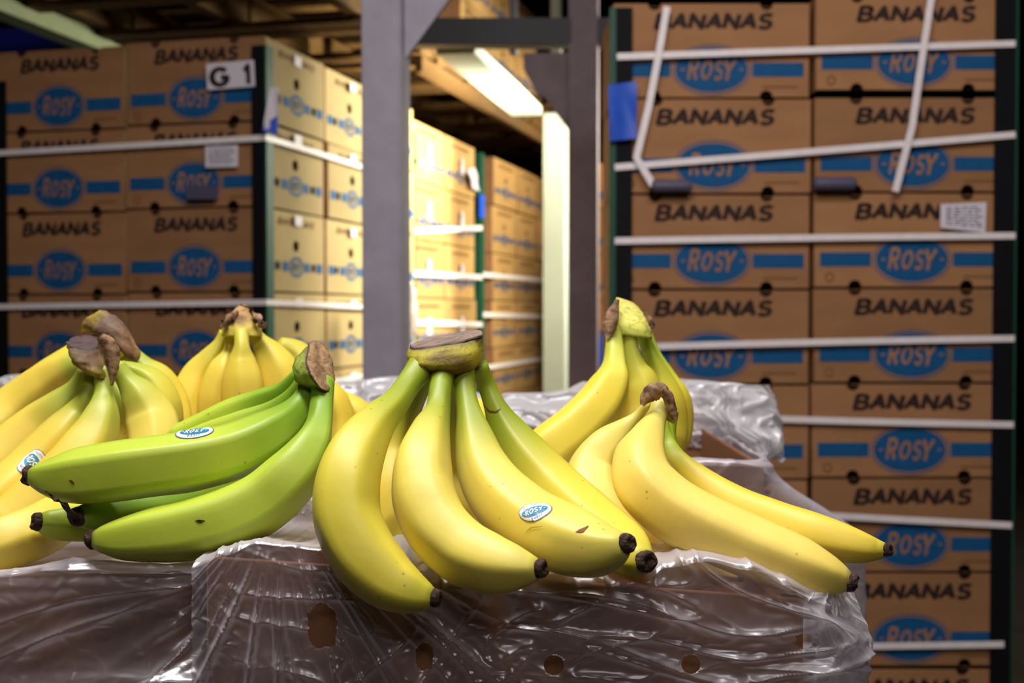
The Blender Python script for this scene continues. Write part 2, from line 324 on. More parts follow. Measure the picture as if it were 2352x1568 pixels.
# carton stacks -------------------------------------------------------
protoR = carton(.50, .40, RH-.003, 'front', 'plain'); treeR = tree(protoR)
protoL = carton(.437, .445, RH-.003, 'front', 'side', lit_side=True); treeL = tree(protoL)
protoM = carton(.395, .495, RH-.003, 'plain', 'side', lit_side=True); treeM = tree(protoM)
used = set()
def put(proto, tr, c, z, rz, label, group):
    if proto.name not in used: used.add(proto.name); o = proto
    else: o = copy_tree(proto, tr)
    o.location = (c[0], c[1], z); o.rotation_euler = (0, 0, rz); tag(o, label, 'box', group); return o
j = lambda a: random.uniform(-a, a)
YR = 3.226
# right stack
for col, (xc, nm) in enumerate(((.5106, 'left'), (1.0205, 'right'))):
    for k in range(NR):
        r = NR-1-k
        dz = .018 if (col == 1 and r == 0) else (.004 if col == 1 else 0)
        put(protoR, treeR, (xc+j(.003), YR+.20+j(.004)), Z0+k*RH+dz*(1 if k else 0), math.radians(j(.35)),
            f'brown carton, {ORD[r]} box from the top, {nm} column of the right-hand stack'.replace('top box from the top', 'topmost box'), 'banana cartons in the right-hand stack')
pallet((.80, YR+.41), 0, 0, 'wooden pallet under the right-hand stack of cartons')
# left stack
K0 = Vector((-.702, 3.60, 0))
def lp(a, l): v = K0+AD*a+LD*l; return (v.x, v.y)
for col, nm in ((0, 'right'), (1, 'left')):
    for k in range(NR):
        r = NR-1-k
        put(protoL, treeL, lp(.224+j(.003), 0.222+col*.443+j(.003)), Z0+k*RH-(.0 if col == 0 else .006)*(k > 0), -A+math.radians(j(.5)),
            f'brown carton, {ORD[r]} box from the top, {nm} column of the left stack front'.replace('top box from the top', 'topmost box'), 'banana cartons in the left stack')
for row, nm in ((1, 'middle'), (2, 'rear')):
    for k in range(NR):
        r = NR-1-k
        put(protoL, treeL, lp(.224+row*.458+j(.004), .225+j(.006)), Z0+k*RH, -A+math.radians(j(.6)),
            f'carton, {ORD[r]} box from the top, {nm} column of the left stack side'.replace('top box from the top', 'topmost box'), 'banana cartons along the left stack side')
c = lp(.6, .5); pallet(c, math.pi/2-A, 0, 'wooden pallet under the left stack of cartons')
# aisle stacks
def aisle_stack(a0, ncol, where):
    for i in range(ncol):
        for k in range(NR):
            r = NR-1-k
            put(protoM, treeM, lp(a0+.25+i*.505, .29+j(.006)), Z0+k*RH, -A+math.radians(j(.6)),
                f'carton, {ORD[r]} from the top, {("first","second","third")[i]} column of the {where}'.replace(', top from the top', ', topmost'), f'cartons in the {where}')
            bpy.context.view_layer.update()
aisle_stack(1.545, 2, 'bright stack behind the grey post')
aisle_stack(2.88, 3, 'farther stack by the white column')
pallet(lp(2.05, .60), math.pi/2-A, 0, 'wooden pallet under the bright stack behind the grey post')
pallet(lp(3.6, .60), math.pi/2-A, 0, 'wooden pallet under the farther stack by the white column')
for k in range(NR):
    put(protoR, treeR, (.70, 6.9), Z0+k*RH, 0, f'carton, {ORD[NR-1-k]} from the top, far stack glimpsed right of the dark post'.replace(', top from the top', ', topmost'), 'cartons in the far right stack')
pallet((.86, 7.2), 0, 0, 'wooden pallet under the far right stack of cartons')
# upper deck of pallets carrying more cartons
n = 0
for ia, a in enumerate((-.3, .92, 2.14, 3.36, 4.58)):
    for il, l in enumerate((.46,)):
        pallet(lp(a+.5, l), math.pi/2-A, 2.30, f'wooden pallet overhead, {("nearest","second","third","fourth","farthest")[ia]} of the upper deck', 'pallets of the upper deck')
for i in range(3):
    for k in range(2):
        put(protoM, treeM, lp(2.3+i*.505, .22), 2.465+k*RH, -A, f'orange lit carton on the upper deck, {("nearest","middle","farthest")[i]} column, {("lower","upper")[k]} box', 'cartons on the upper deck')

# corner boards (L profiles) ------------------------------------------
def corner_board(p, rz, z0, z1, m1, m2, label, s=.055, flip=1, group=None):
    root = empty('corner_board', (p[0], p[1], z0), rz); t = .006; h = z1-z0
    bx('front_leaf', 0, s*flip, -t, 0, 0, h, m1, root) if flip > 0 else bx('front_leaf', -s, 0, -t, 0, 0, h, m1, root)
    bx('side_leaf', -t*flip if flip > 0 else 0, 0 if flip > 0 else t, -t, s, 0, h, m2, root)
    tag(root, label, 'corner post', group); return root
q = P(600, 100, 3.56)
ZT = Z0+NR*RH
# left stack corner: front leaf dark towards the left, side leaf green
cp = K0-LD*.004-AD*.004
corner_board((cp.x, cp.y), -A, Z0, ZT-.035, M['dark'], M['green'], 'dark green corner board on the near corner of the left stack', .040, -1)
# near edge rounding of green leaf towards the viewer
lx = lp(-.006, .885)
corner_board(lx, -A, Z0, ZT-.1, M['dark'], M['dark'], 'black corner board on the far left edge of the left stack', .05, 1)
xl = (1407-CX)/F*YR; xr = (2318-CX)/F*YR
cb = corner_board((xl+.002, YR-.008), 0, Z0, ZT-.02, M['dark'], M['green'], 'dark corner board on the left edge of the right-hand stack', .046, 1)
bx('green_edge', -.012, .004, -.009, -.007, 0, ZT-.02-Z0, M['green'], cb)
corner_board((xr+.006, YR-.008), 0, Z0, ZT+.02, M['dark'], M['green'], 'black corner board on the right edge of the right-hand stack', .052, -1)
a1 = lp(1.541, .082); corner_board(a1, -A, Z0, ZT-.06, M['dark'], M['green'], 'dark green corner board at the near edge of the bright stack', .05, -1)
a2 = lp(2.60, .082); corner_board(a2, -A, Z0, ZT-.02, M['green'], M['green'], 'green corner post between the bright stack and the farther stack', .05, -1)

# steel posts and beams -------------------------------------------------
def hbox(name, p0, sx, sy, z0, z1, rz, m, parent=None, bev=.003):
    o = bx(name, -sx/2, sx/2, -sy/2, sy/2, 0, z1-z0, m, parent, bev); o.location = (p0[0], p0[1], z0); o.rotation_euler = (0, 0, rz); return o
g = empty('steel_post', ((888-CX)/F*3.08, 3.08, 0), -A*.75)
bx('post', -.049, .049, -.045, .045, 0, 4.6, M['steel'], g, .004); bx('base_plate', -.11, .11, -.11, .11, 0, .012, M['steel'], g)
# triangular gusset towards the right
zt = P(945, 0, 3.05).z; zb = P(945, 128, 3.05).z
gv = [(.049, -.006, zb-.005), (.30, -.006, zt+.18), (.049, -.006, zt+.18), (.049, .006, zb-.005), (.30, .006, zt+.18), (.049, .006, zt+.18)]
obj('gusset_plate', gv, [(0, 1, 2), (5, 4, 3), (0, 3, 4, 1), (1, 4, 5, 2), (2, 5, 3, 0)], M['steel'], g)
tag(g, 'pale grey steel post with a triangular bracket, left of centre', 'post')
g = empty('steel_post', ((1340-CX)/F*4.2, 4.2, 0), -A*.5)
bx('post', -.048, .048, -.045, .045, 0, 4.6, M['steel_dark'], g, .004); bx('base_plate', -.11, .11, -.11, .11, 0, .012, M['steel_dark'], g)
z1 = P(1300, 120, 4.2).z; z2 = P(1300, 300, 4.2).z; z3 = P(1220, 215, 4.2).z
gv = [(-.048, z2), (-.048, z1), (-.20, z1), (-.20, z1-.05), (-.155, z3), (-.13, z3-.01)]
V = [(x, -.006, z) for x, z in gv]+[(x, .006, z) for x, z in gv]; k = len(gv)
obj('gusset_plate', V, [tuple(range(k-1, -1, -1)), tuple(range(k, 2*k))]+[(i, (i+1) % k, k+(i+1) % k, k+i) for i in range(k)], M['steel_dark'], g)
tag(g, 'dark grey steel post with a corner bracket, right of centre', 'post')
g = empty('white_column', ((1277-CX)/F*5.6, 5.6, 0), -A)
bx('post', -.05, .05, -.05, .05, 0, H+.87, M['white_paint'], g, .004); bx('base_plate', -.1, .1, -.1, .1, 0, .012, M['white_paint'], g)
tag(g, 'bright white painted column behind the dark grey post', 'column')
b0 = P(1000, 62, 4.3); b1 = P(1460, 55, 4.3); zb = P(1000, 122, 4.3).z
o = hbox('steel_beam', ((b0.x+b1.x)/2+.0, 4.20), b1.x-b0.x+.2, .08, zb, b0.z, 0, M['beam']); tag(o, 'dark horizontal steel beam between the two grey posts', 'beam')
# white beam along the aisle ending at the white column
pn = P(1046, 124, 4.26); pf = P(1210, 265, 5.6); zc = (pn.z+pf.z)/2; mid = (pn+pf)/2
o = hbox('white_beam', (mid.x, mid.y), .135, (pf-pn).length, zc, zc+.04, -math.atan2(pf.x-pn.x, pf.y-pn.y), M['white_paint']); tag(o, 'white painted overhead beam running along the aisle to the white column', 'beam')
# rack beams along the aisle
def along(a0, a1, l, z0, z1, t, m, label):
    c = lp((a0+a1)/2, l); o = hbox('rack_beam', c, t, a1-a0, z0, z1, -A, m); tag(o, label, 'beam'); return o
along(1.3, 4.9, -.03, 2.235, 2.30, .03, M['wood'], 'brown rack beam over the bright stack, under the upper deck')
n0 = P(-40, 5, 3.95); n1 = P(330, 138, 4.95); m_ = (n0+n1)/2
o = hbox('rack_beam', (m_.x, m_.y), .09, (n1-n0).length+.1, m_.z-.03, m_.z+.045, -math.atan2(n1.x-n0.x, n1.y-n0.y), M['green_white']); tag(o, 'pale greenish painted beam at the upper left corner', 'beam')
for i, (px, w_, Y) in enumerate(((1278, .05, 6.4), (1180, .03, 5.6))):
    q = P(px, 0, Y); o = hbox('upper_post', (q.x, q.y), w_, .05, 2.45, 4.6, -A, M['white_paint'] if i == 0 else M['beam'])
    tag(o, ('pale upright of the upper deck above the dark beam', 'dark narrow upright of the upper deck beside the orange cartons')[i], 'post')
# blue covered load
def lumpy_block(name, x0, x1, y0, y1, z0, z1, m, amp=.03, n=10):
    vs = []; fs = []
    b = bmesh.new(); bmesh.ops.create_cube(b, size=1); bmesh.ops.subdivide_edges(b, edges=b.edges[:], cuts=n, use_grid_fill=True)
    for v in b.verts:
        p = Vector(((v.co.x+.5)*(x1-x0)+x0, (v.co.y+.5)*(y1-y0)+y0, (v.co.z+.5)*(z1-z0)+z0)); v.co = p+noise.noise_vector(p*5)*amp
    me = bpy.data.meshes.new(name); b.to_mesh(me); b.free(); return link(name, me, m, None, True)
q = P(175, 62, 4.95); o = lumpy_block('tarpaulin_load', q.x-1.0, q.x+.12, 4.95, 6.0, .0, q.z, M['blue_tarp']); tag(o, 'load under a dark blue tarpaulin behind the far left stack', 'tarpaulin')

# straps ----------------------------------------------------------------
def ribbon(name, pts, nrm, w, t, m, label, group=None, cat='strap', parent=None):
    """flat band through points, nrm = facing normal per point"""
    V = []; Fs = []; n = len(pts)
    for i, p in enumerate(pts):
        a = pts[max(i-1, 0)]; b = pts[min(i+1, n-1)]; tg = (b-a).normalized(); nn = nrm[i] if isinstance(nrm, list) else nrm
        s = tg.cross(nn).normalized()*w/2; u = nn.normalized()*t
        V += [p+s, p-s, p-s+u, p+s+u]
    for i in range(n-1):
        for q in range(4): Fs.append((4*i+q, 4*i+(q+1) % 4, 4*i+4+(q+1) % 4, 4*i+4+q))
    Fs += [(3, 2, 1, 0), (4*n-4, 4*n-3, 4*n-2, 4*n-1)]
    o = obj(name, V, Fs, m, parent)
    if label: tag(o, label, cat, group)
    return o
def linepts(pix, Y, seg=8, sag=0):
    out = []
    for (x0, y0), (x1, y1) in zip(pix, pix[1:]):
        for i in range(seg): t = i/seg; out.append(P(x0+(x1-x0)*t, y0+(y1-y0)*t+sag*math.sin(math.pi*t), Y))
    out.append(P(*pix[-1], Y)); return out
NF = Vector((0, -1, 0))
RS = [((1417, 130), (2332, 100), 'highest'), ((1412, 384), (2332, 309), 'second'), ((1412, 553), (2332, 541), 'third'), ((1412, 798), (2330, 777), 'fourth'), ((1420, 948), (2328, 975), 'fifth'), ((1420, 1155), (2324, 1206), 'sixth'), ((1420, 1490), (2306, 1479), 'seventh')]
for a_, b_, nm in RS:
    ribbon('white_strap', linepts([a_, b_], YR-.018, 10, random.uniform(-2, 3)), NF, .0165, .0012, M['strap'], f'white plastic strap across the right-hand stack, {nm} from the top'.replace('highest from the top', 'the highest one'), 'straps on the right-hand stack')
o = ribbon('loose_strap', linepts([(1532, 15), (1512, 130), (1490, 245), (1462, 362), (1500, 425)], YR-.03, 6), NF, .0175, .0012, M['strap'], 'loose white strap hanging slantwise at the left of the right-hand stack')
o = ribbon('loose_strap', linepts([(2143, -30), (2118, 130), (2095, 290), (2056, 440)], YR-.03, 6), NF, .0175, .0012, M['strap'], 'loose white strap hanging slantwise over the right column of cartons')
# left stack straps: front then round the corner to the side
def corner_strap(zs_l, zc, zs_r, label, reach=1.2):
    pts = []; nr = []
    fn = -AD; sn = -LD
    for i in range(9): t = i/8; p = K0+LD*(.93*(1-t)-.010)-AD*.016; p.z = zs_l+(zc-zs_l)*t; pts.append(p); nr.append(fn if i < 8 else (fn+sn))
    for i in range(1, 9): t = i/8; p = K0-LD*.014+AD*(reach*t-.010); p.z = zc+(zs_r-zc)*t; pts.append(p); nr.append(sn)
    ribbon('white_strap', pts, nr, .0165, .0012, M['strap'], label, 'straps on the left stack')
zz = lambda py, Y: P(0, py, Y).z
corner_strap(zz(358, 3.85), zz(318, 3.6), zz(400, 4.55), 'upper white strap running round the corner of the left stack')
corner_strap(zz(705, 3.85), zz(694, 3.6), zz(709, 4.5), 'lower white strap running round the corner of the left stack')
corner_strap(zz(980, 3.85), zz(905, 3.6), zz(850, 4.5), 'lowest white strap seen on the side of the left stack')
def side_strap(a0, a1, z0, z1, label):
    pts = []
    for i in range(7): t = i/6; p = K0+LD*.074+AD*(a0+(a1-a0)*t); p.z = z0+(z1-z0)*t; pts.append(p)
    ribbon('white_strap', pts, -LD, .022, .0012, M['strap'], label, 'straps on the aisle stacks')
for y0, y1, nm in ((530, 522, 'upper'), (627, 636, 'middle'), (740, 745, 'lower')):
    side_strap(1.545, 2.6, zz(y0, 5.1), zz(y1, 6.1), f'white strap across the bright stack, {nm} of its three')
for y0, y1, nm in ((630, 645, 'upper'), (722, 728, 'middle'), (845, 820, 'lower')):
    side_strap(2.62, 4.3, zz(y0, 6.15), zz(y1, 7.7), f'white strap across the farther stack, {nm} of its three')

# labels, tags, sign ---------------------------------------------------------
def plate(name, quad, t, m, label, cat, extra=None, bend=0):
    """thin printed card; quad = 4 world corners, counter-clockwise from the lower left"""
    a, b, c_, d = quad; nn = (b-a).cross(d-a).normalized(); N = 8; V = []; Fs = []
    root = empty(name, (a+b+c_+d)/4); base = root.location.copy()
    def at(u, v, off=0): p = a*(1-u)*(1-v)+b*u*(1-v)+c_*u*v+d*(1-u)*v; return p+nn*(off+bend*math.sin(u*5+v*3)*math.sin(math.pi*v))-base
    for off in (0, t):
        for jv in range(N+1):
            for iu in range(N+1): V.append(at(iu/N, jv/N, off))
    K = (N+1)**2
    for jv in range(N):
        for iu in range(N):
            i0 = jv*(N+1)+iu; Fs += [(i0, i0+N+1, i0+N+2, i0+1), (K+i0, K+i0+1, K+i0+N+2, K+i0+N+1)]
    obj('card', V, Fs, m, root, True)
    for nme, geo, mm, cu, cv in (extra or []):       # geo in unit coordinates of the plate
        vs, fs = geo; lay = {}
        for i, f in enumerate(fs):
            for q in f: lay[q] = i % 24
        obj(nme, [at(cu+x, cv+y, t+.0007+.00005*lay.get(i, 0)) for i, (x, y) in enumerate(vs)], fs, mm, root)
    tag(root, label, cat); return root
def PQ(pts, Y): return [P(x, y, Y) for x, y in pts]
def rr(x0, x1, y0, y1): return [(x0, y0), (x1, y0), (x1, y1), (x0, y1)], [(0, 1, 2, 3)]
def barlines(seed, n=7):
    r_ = random.Random(seed); V = []; Fs = []
    for i in range(n):
        y = .82-i*.11; x = .12
        while x < .8:
            L_ = r_.uniform(.04, .16); k = len(V); V += rr(x, x+L_, y, y+.05)[0]; Fs.append((k, k+1, k+2, k+3)); x += L_+.05
    return V, Fs
def on_front(pts):     # pixels -> points on the front plane of the left stack
    out = []
    for x, y in pts:
        d = P(x, y, 1)-Vector((0, 0, H)); nrm = AD; base = K0-AD*.014
        t = (base.dot(nrm))/(d.dot(nrm)); out.append(Vector((0, 0, H))+d*t)
    return out
def on_side(pts, off=.074):
    out = []
    for x, y in pts:
        d = P(x, y, 1)-Vector((0, 0, H)); base = K0+LD*off; t = base.dot(LD)/d.dot(LD); out.append(Vector((0, 0, H))+d*t)
    return out
gG = text_fit('G', .44, .80, 0, .30); g1 = text_fit('1', .17, .80, 0, .28)
plate('aisle_sign', on_front([(477, 207), (586, 198), (583, 138), (474, 147)]), .002, M['label'], 'white sign reading G 1 in bold black on the left stack', 'sign',
      [('lettering', gG, M['black_ink'], .27, .46), ('lettering', g1, M['black_ink'], .84, .50)])
plate('paper_label', on_front([(472, 385), (547, 383), (547, 333), (472, 336)]), .001, M['label'], 'white printed paper label below the upper strap of the left stack', 'label',
      [('print', barlines(3), M['label_grey'], 0, 0)])
plate('paper_label', [P(2160, 523, YR-.012), P(2263, 534, YR-.012), P(2266, 464, YR-.012), P(2160, 469, YR-.012)], .001, M['label'], 'white printed paper label at the right edge of the right-hand stack', 'label',
      [('print', barlines(5), M['label_grey'], 0, 0)])
plate('blue_tag', PQ([(1400, 325), (1462, 318), (1462, 187), (1396, 196)], YR-.03), .004, M['blue_tag'], 'blue cloth tag stuck on the left corner of the right-hand stack', 'tag', None, .006)
pl = plate('blue_white_tag', PQ([(603, 300), (638, 312), (640, 200), (622, 203)], 3.55), .003, M['label'], 'white and blue tag hanging on the corner post of the left stack', 'tag',
      [('blue_end', ([(.0, .0), (1, 0), (1, .42), (.0, .14)], [(0, 1, 2, 3)]), M['blue_tag'], 0, 0)], .004)
plate('blue_tag', on_side([(1100, 500), (1112, 500), (1112, 450), (1100, 445)]), .003, M['blue_tag'], 'small blue tag beside the green post of the bright stack', 'tag')
plate('blue_tag', PQ([(1372, 845), (1392, 835), (1392, 770), (1374, 775)], 6.685), .003, M['blue_tag'], 'blue strip low behind the crown of the tall right rear bunch', 'tag')
plate('white_wrap', on_side([(1082, 430), (1100, 440), (1088, 385), (1070, 390)]), .004, M['label'], 'crumpled white wrap hanging on the bright stack', 'wrap', None, .01)
def handle(x0, x1, y0, y1, Y, label):
    a = P(x0, y1, Y); b = P(x1, y0, Y); L_ = b.x-a.x; r = (b.z-a.z)/2
    V = []; Fs = []; n = 14
    prof = [(0, .6), (.04, .95), (.08, 1), (.5, .96), (.92, 1), (.96, .95), (1, .6)]
    for t, s in prof:
        for i in range(n): q_ = 2*math.pi*i/n; V.append((a.x+L_*t, Y+r*s*math.cos(q_), (a.z+b.z)/2+r*s*math.sin(q_)))
    for k in range(len(prof)-1):
        for i in range(n): Fs.append((k*n+i, k*n+n+i, k*n+n+(i+1) % n, k*n+(i+1) % n))
    Fs += [tuple(range(n)), tuple(range(len(V)-1, len(V)-n-1, -1))]
    o = obj('plastic_roll', V, Fs, M['violet'], None, True); tag(o, label, 'roll')
handle(1497, 1588, 412, 443, YR-.03, 'dark violet plastic roll at the lower end of the left loose strap')
handle(1868, 1966, 406, 438, YR-.03, 'grey violet plastic roll on the right column of the right-hand stack')
def dark_roll():
    a = on_front([(432, 458), (500, 458), (500, 428), (432, 428)]); plate('dark_tape', a, .012, M['violet'], 'dark strip of tape under the emblem on the left stack', 'tape')
dark_roll()
# white tags over the side holes of the aisle-facing cartons
tg = 0
for (a, zf, nm) in ((.224, .86, 'first'), (.682, .86, 'second')):
    for k in (3, 4, 5, 6, 7):
        p = K0+AD*a-LD*.004; z = Z0+k*RH+RH*zf+j(.006)
        s = .026; u = AD*s; q0 = [p-u, p+u, p+u, p-u]
        q0 = [Vector((q0[0].x, q0[0].y, z-.015)), Vector((q0[1].x, q0[1].y, z-.015)), Vector((q0[2].x, q0[2].y, z+.015)), Vector((q0[3].x, q0[3].y, z+.015))]
        plate('carton_sticker', q0, .0008, M['label'], f'small white sticker, {ORD[7-k]} carton from top, {nm} column of left stack side', 'sticker')
for i, (a, nm) in enumerate(((1.80, 'first'), (2.30, 'second'))):
    for k in (3, 4, 5, 6, 7):
        p = K0+AD*a+LD*.086; z = Z0+k*RH+RH*.5; s = .032; u = AD*s
        q0 = [Vector((p.x-u.x, p.y-u.y, z-.035)), Vector((p.x+u.x, p.y+u.y, z-.035)), Vector((p.x+u.x*.5, p.y+u.y*.5, z+.04)), Vector((p.x-u.x*.5, p.y-u.y*.5, z+.04))]
        plate('carton_sticker', q0, .0008, M['label'], f'pointed white sticker, {ORD[7-k]} carton from top, {nm} column of the bright stack', 'sticker')

# ================================================================== bananas
def catmull(pts, n):
    """pts: tuples; returns n samples uniform in arc length with interpolated values"""
    P_ = [Vector(p) if len(p) <= 4 else p for p in pts]; K = len(P_)
    dense = []
    for i in range(K-1):
        p0 = P_[max(i-1, 0)]; p1 = P_[i]; p2 = P_[i+1]; p3 = P_[min(i+2, K-1)]
        for s in range(12):
            t = s/12; dense.append(.5*((2*p1)+(p2-p0)*t+(2*p0-5*p1+4*p2-p3)*t*t+(3*p1-p0-3*p2+p3)*t*t*t))
    dense.append(P_[-1].copy())
    L_ = [0]
    for a, b in zip(dense, dense[1:]): L_.append(L_[-1]+(b.to_3d()-a.to_3d()).length)
    out = []; k = 0
    for i in range(n):
        d = L_[-1]*i/(n-1)
        while k < len(L_)-2 and L_[k+1] < d: k += 1
        t = (d-L_[k])/max(L_[k+1]-L_[k], 1e-9); out.append(dense[k].lerp(dense[k+1], min(max(t, 0), 1)))
    return out
def mixc(a, b, t): t = max(0, min(1, t)); return tuple(a[i]*(1-t)+b[i]*t for i in range(3))
sm = lambda x, a, b: (lambda t: t*t*(3-2*t))(max(0, min(1, (x-a)/(b-a))))
YEL = srgb(238, 208, 72)[:3]; YEL_PALE = srgb(240, 218, 100)[:3]; YEL_GR = srgb(228, 210, 74)[:3]; NECK = srgb(148, 164, 40)[:3]; NECK_Y = srgb(204, 204, 76)[:3]
GRN = srgb(190, 206, 66)[:3]; GRN_NECK = srgb(132, 168, 44)[:3]; RIDGE = srgb(206, 188, 30)[:3]
def banana(parent, pts, body, neck, neck_len=.22, rot=0.0, tip=True, tipr=None, facet=.55, tip_dir=None):
    """pts = (px, py, distance, half width in px) along the fruit, stem first"""
    seq = []
    for x, y, Y, hw in pts:
        p = P(x, y, Y); seq.append(Vector((p.x, p.y, p.z, hw*Y/F)))
    n = 56; S = catmull(seq, n); mring = 30
    if not tip:                                   # ends that the photograph hides still taper to a dried tip
        for i, q in enumerate(S): q.w *= 1-.68*sm(i/(n-1), .84, 1.0)
        tip = True
    V = []; Cc = []; Fs = []; up = Vector((0, 0, 1)); nrm = None
    L0 = parent.location
    for i, q in enumerate(S):
        p = q.to_3d(); a = S[max(i-1, 0)].to_3d(); b = S[min(i+1, n-1)].to_3d(); tg_ = (b-a).normalized()
        if nrm is None: nrm = (Vector((0, -1, 0)) - tg_*Vector((0, -1, 0)).dot(tg_)).normalized()
        else: nrm = (nrm-tg_*nrm.dot(tg_)).normalized()
        bn = tg_.cross(nrm); t = i/(n-1); r = q.w
        ff = facet*(1-.5*sm(t, .94, 1))*sm(t, .0, .25)
        for k in range(mring):
            ph = 2*math.pi*k/mring; am = (ph+rot) % (2*math.pi/5)-math.pi/5
            pent = math.cos(math.pi/5)/math.cos(am)*1.10
            rr_ = r*((1-ff)+ff*pent)
            d = nrm*math.cos(ph)+bn*math.sin(ph); nz = noise.noise(p*38+d*.7)*.0006
            V.append(p+d*(rr_+nz)-L0)
            ridge = max(0, 1-abs(abs(am)-math.pi/5)/.16)
            c = mixc(neck, body, sm(t+.04*noise.noise(p*30+d), neck_len*.45, neck_len*1.7))
            c = mixc(c, mixc(body, NECK, .55), sm(t, .88, 1.0)*.55)
            c = mixc(c, RIDGE if body != GRN else GRN_NECK, ridge*.28*sm(t, .1, .3))
            Cc.append((*c, 1))
    for i in range(n-1):
        for k in range(mring): Fs.append((i*mring+k, i*mring+(k+1) % mring, (i+1)*mring+(k+1) % mring, (i+1)*mring+k))
    Fs += [tuple(range(mring-1, -1, -1)), tuple(range((n-1)*mring, n*mring))]
    o = obj('banana', V, Fs, M['banana'], parent, True)
    ca = o.data.color_attributes.new('Col', 'FLOAT_COLOR', 'POINT')
    for i, c in enumerate(Cc): ca.data[i].color = c
    if tip:
        p1 = S[-1].to_3d(); d = (S[-1].to_3d()-S[-3].to_3d()).normalized(); r = S[-1].w*1.0
        u = d.orthogonal().normalized(); v = d.cross(u); TV = []; TF_ = []; m_ = 20
        prof = [(-.25, .98), (.0, 1.05), (.35, 1.02), (.62, .92), (.78, .70), (.70, .45), (.55, .22)]
        for a_, s_ in prof:
            for k in range(m_):
                ph = 2*math.pi*k/m_; wv = 1+.16*noise.noise(Vector((math.cos(ph)*1.6, math.sin(ph)*1.6, a_*2))+p1*50)
                TV.append(p1+d*(r*a_*(1+.35*noise.noise(Vector((math.cos(ph), math.sin(ph), 3))+p1*90)))+(u*math.cos(ph)+v*math.sin(ph))*r*s_*wv-L0)
        TF_ = [(i*m_+k, i*m_+(k+1) % m_, (i+1)*m_+(k+1) % m_, (i+1)*m_+k) for i in range(len(prof)-1) for k in range(m_)]
        TF_ += [tuple(range(m_-1, -1, -1)), tuple(range(len(TV)-m_, len(TV)))]
        tp = obj('tip', TV, TF_, M['tip'], o, True); tp['label'] = 'dark dried tip'
    o['_s'] = 0; del o['_s']
    return o
def bunch(x, y, Y, label):
    r = empty('banana_bunch', P(x, y, Y)); bpy.context.view_layer.update(); return tag(r, label, 'bananas', 'bunches of bananas on the open boxes')
def crown(parent, secs, cols, cutcol, lump=.0012, cut=True, extra=0, tilt=0):
    """secs = (px, py, distance, half length px, half depth m, angle deg) from the stems to the cut"""
    V = []; Cc = []; m_ = 36; L0 = parent.location; SS = []
    K = len(secs); n = 16
    vals = catmull([Vector((s[0], s[1], s[2], s[3])) for s in secs], n)
    for i in range(n):
        f = i/(n-1)*(K-1); k = min(int(f), K-2); t = f-k
        # uniform parametrisation over the sections
        g_ = [secs[k][c]*(1-t)+secs[k+1][c]*t for c in range(6)]
        SS.append(g_)
    for i, (x, y, Y, ha, hd, an) in enumerate(SS):
        c = P(x, y, Y); a = math.radians(an); e1 = Vector((math.cos(a), 0, -math.sin(a))); e2 = Vector((0, 1, tilt*i/(n-1)))
        f = i/(n-1)*(len(cols)-1); k = min(int(f), len(cols)-2); cc = mixc(cols[k], cols[k+1], f-k)
        for q in range(m_):
            ph = 2*math.pi*q/m_; ca_, sa_ = math.cos(ph), math.sin(ph)
            p = c+e1*(ha*Y/F*math.copysign(abs(ca_)**.8, ca_))+e2*(hd*math.copysign(abs(sa_)**.85, sa_))
            nz = noise.noise(p*90)*lump+noise.noise(p*230)*lump*.5
            p += (e1*ca_+e2*sa_)*nz; V.append(p-L0)
            b_ = sm(noise.noise(p*55), .10, .42)
            Cc.append((*mixc(cc, srgb(96, 66, 48)[:3], b_*.75+extra), 1))
    Fs = [(i*m_+q, i*m_+(q+1) % m_, (i+1)*m_+(q+1) % m_, (i+1)*m_+q) for i in range(n-1) for q in range(m_)]
    Fs += [tuple(range(m_-1, -1, -1)), tuple(range((n-1)*m_, n*m_))]
    o = obj('crown', V, Fs, M['crown'], parent, True)
    ca = o.data.color_attributes.new('Col', 'FLOAT_COLOR', 'POINT')
    for i, c in enumerate(Cc): ca.data[i].color = c
    if cut:
        x, y, Y, ha, hd, an = SS[-1]; x0, y0, Y0 = SS[-2][:3]; c = P(x, y, Y)-L0; dirn = (P(x, y, Y)-P(x0, y0, Y0)).normalized()
        top = [V[(n-1)*m_+q] for q in range(m_)]; TV = []; RR = (1.04, 1.06, 1.0, .75, .45, .15); OO = (-.0012, .0006, .0016, .0010, .0018, .0012)
        for s_, o_ in zip(RR, OO):
            for q in range(m_):
                p = c+(top[q]-c)*s_; TV.append(p+dirn*(o_+.0011*noise.noise((p+L0)*260)+.0008*noise.noise((p+L0)*600)))
        TFs = [(i*m_+q, i*m_+(q+1) % m_, (i+1)*m_+(q+1) % m_, (i+1)*m_+q) for i in range(len(RR)-1) for q in range(m_)]+[tuple(range(len(TV)-m_, len(TV)))]
        cf = obj('cut_face', TV, TFs, M['cut'], o, True); cf['label'] = 'dried brown cut face'
        ca = cf.data.color_attributes.new('Col', 'FLOAT_COLOR', 'POINT')
        for i in range(len(TV)): ca.data[i].color = (*mixc(cutcol, srgb(66, 52, 52)[:3], .9 if i < 2*m_ else .3+.5*noise.noise(TV[i]*150)), 1)
    return o
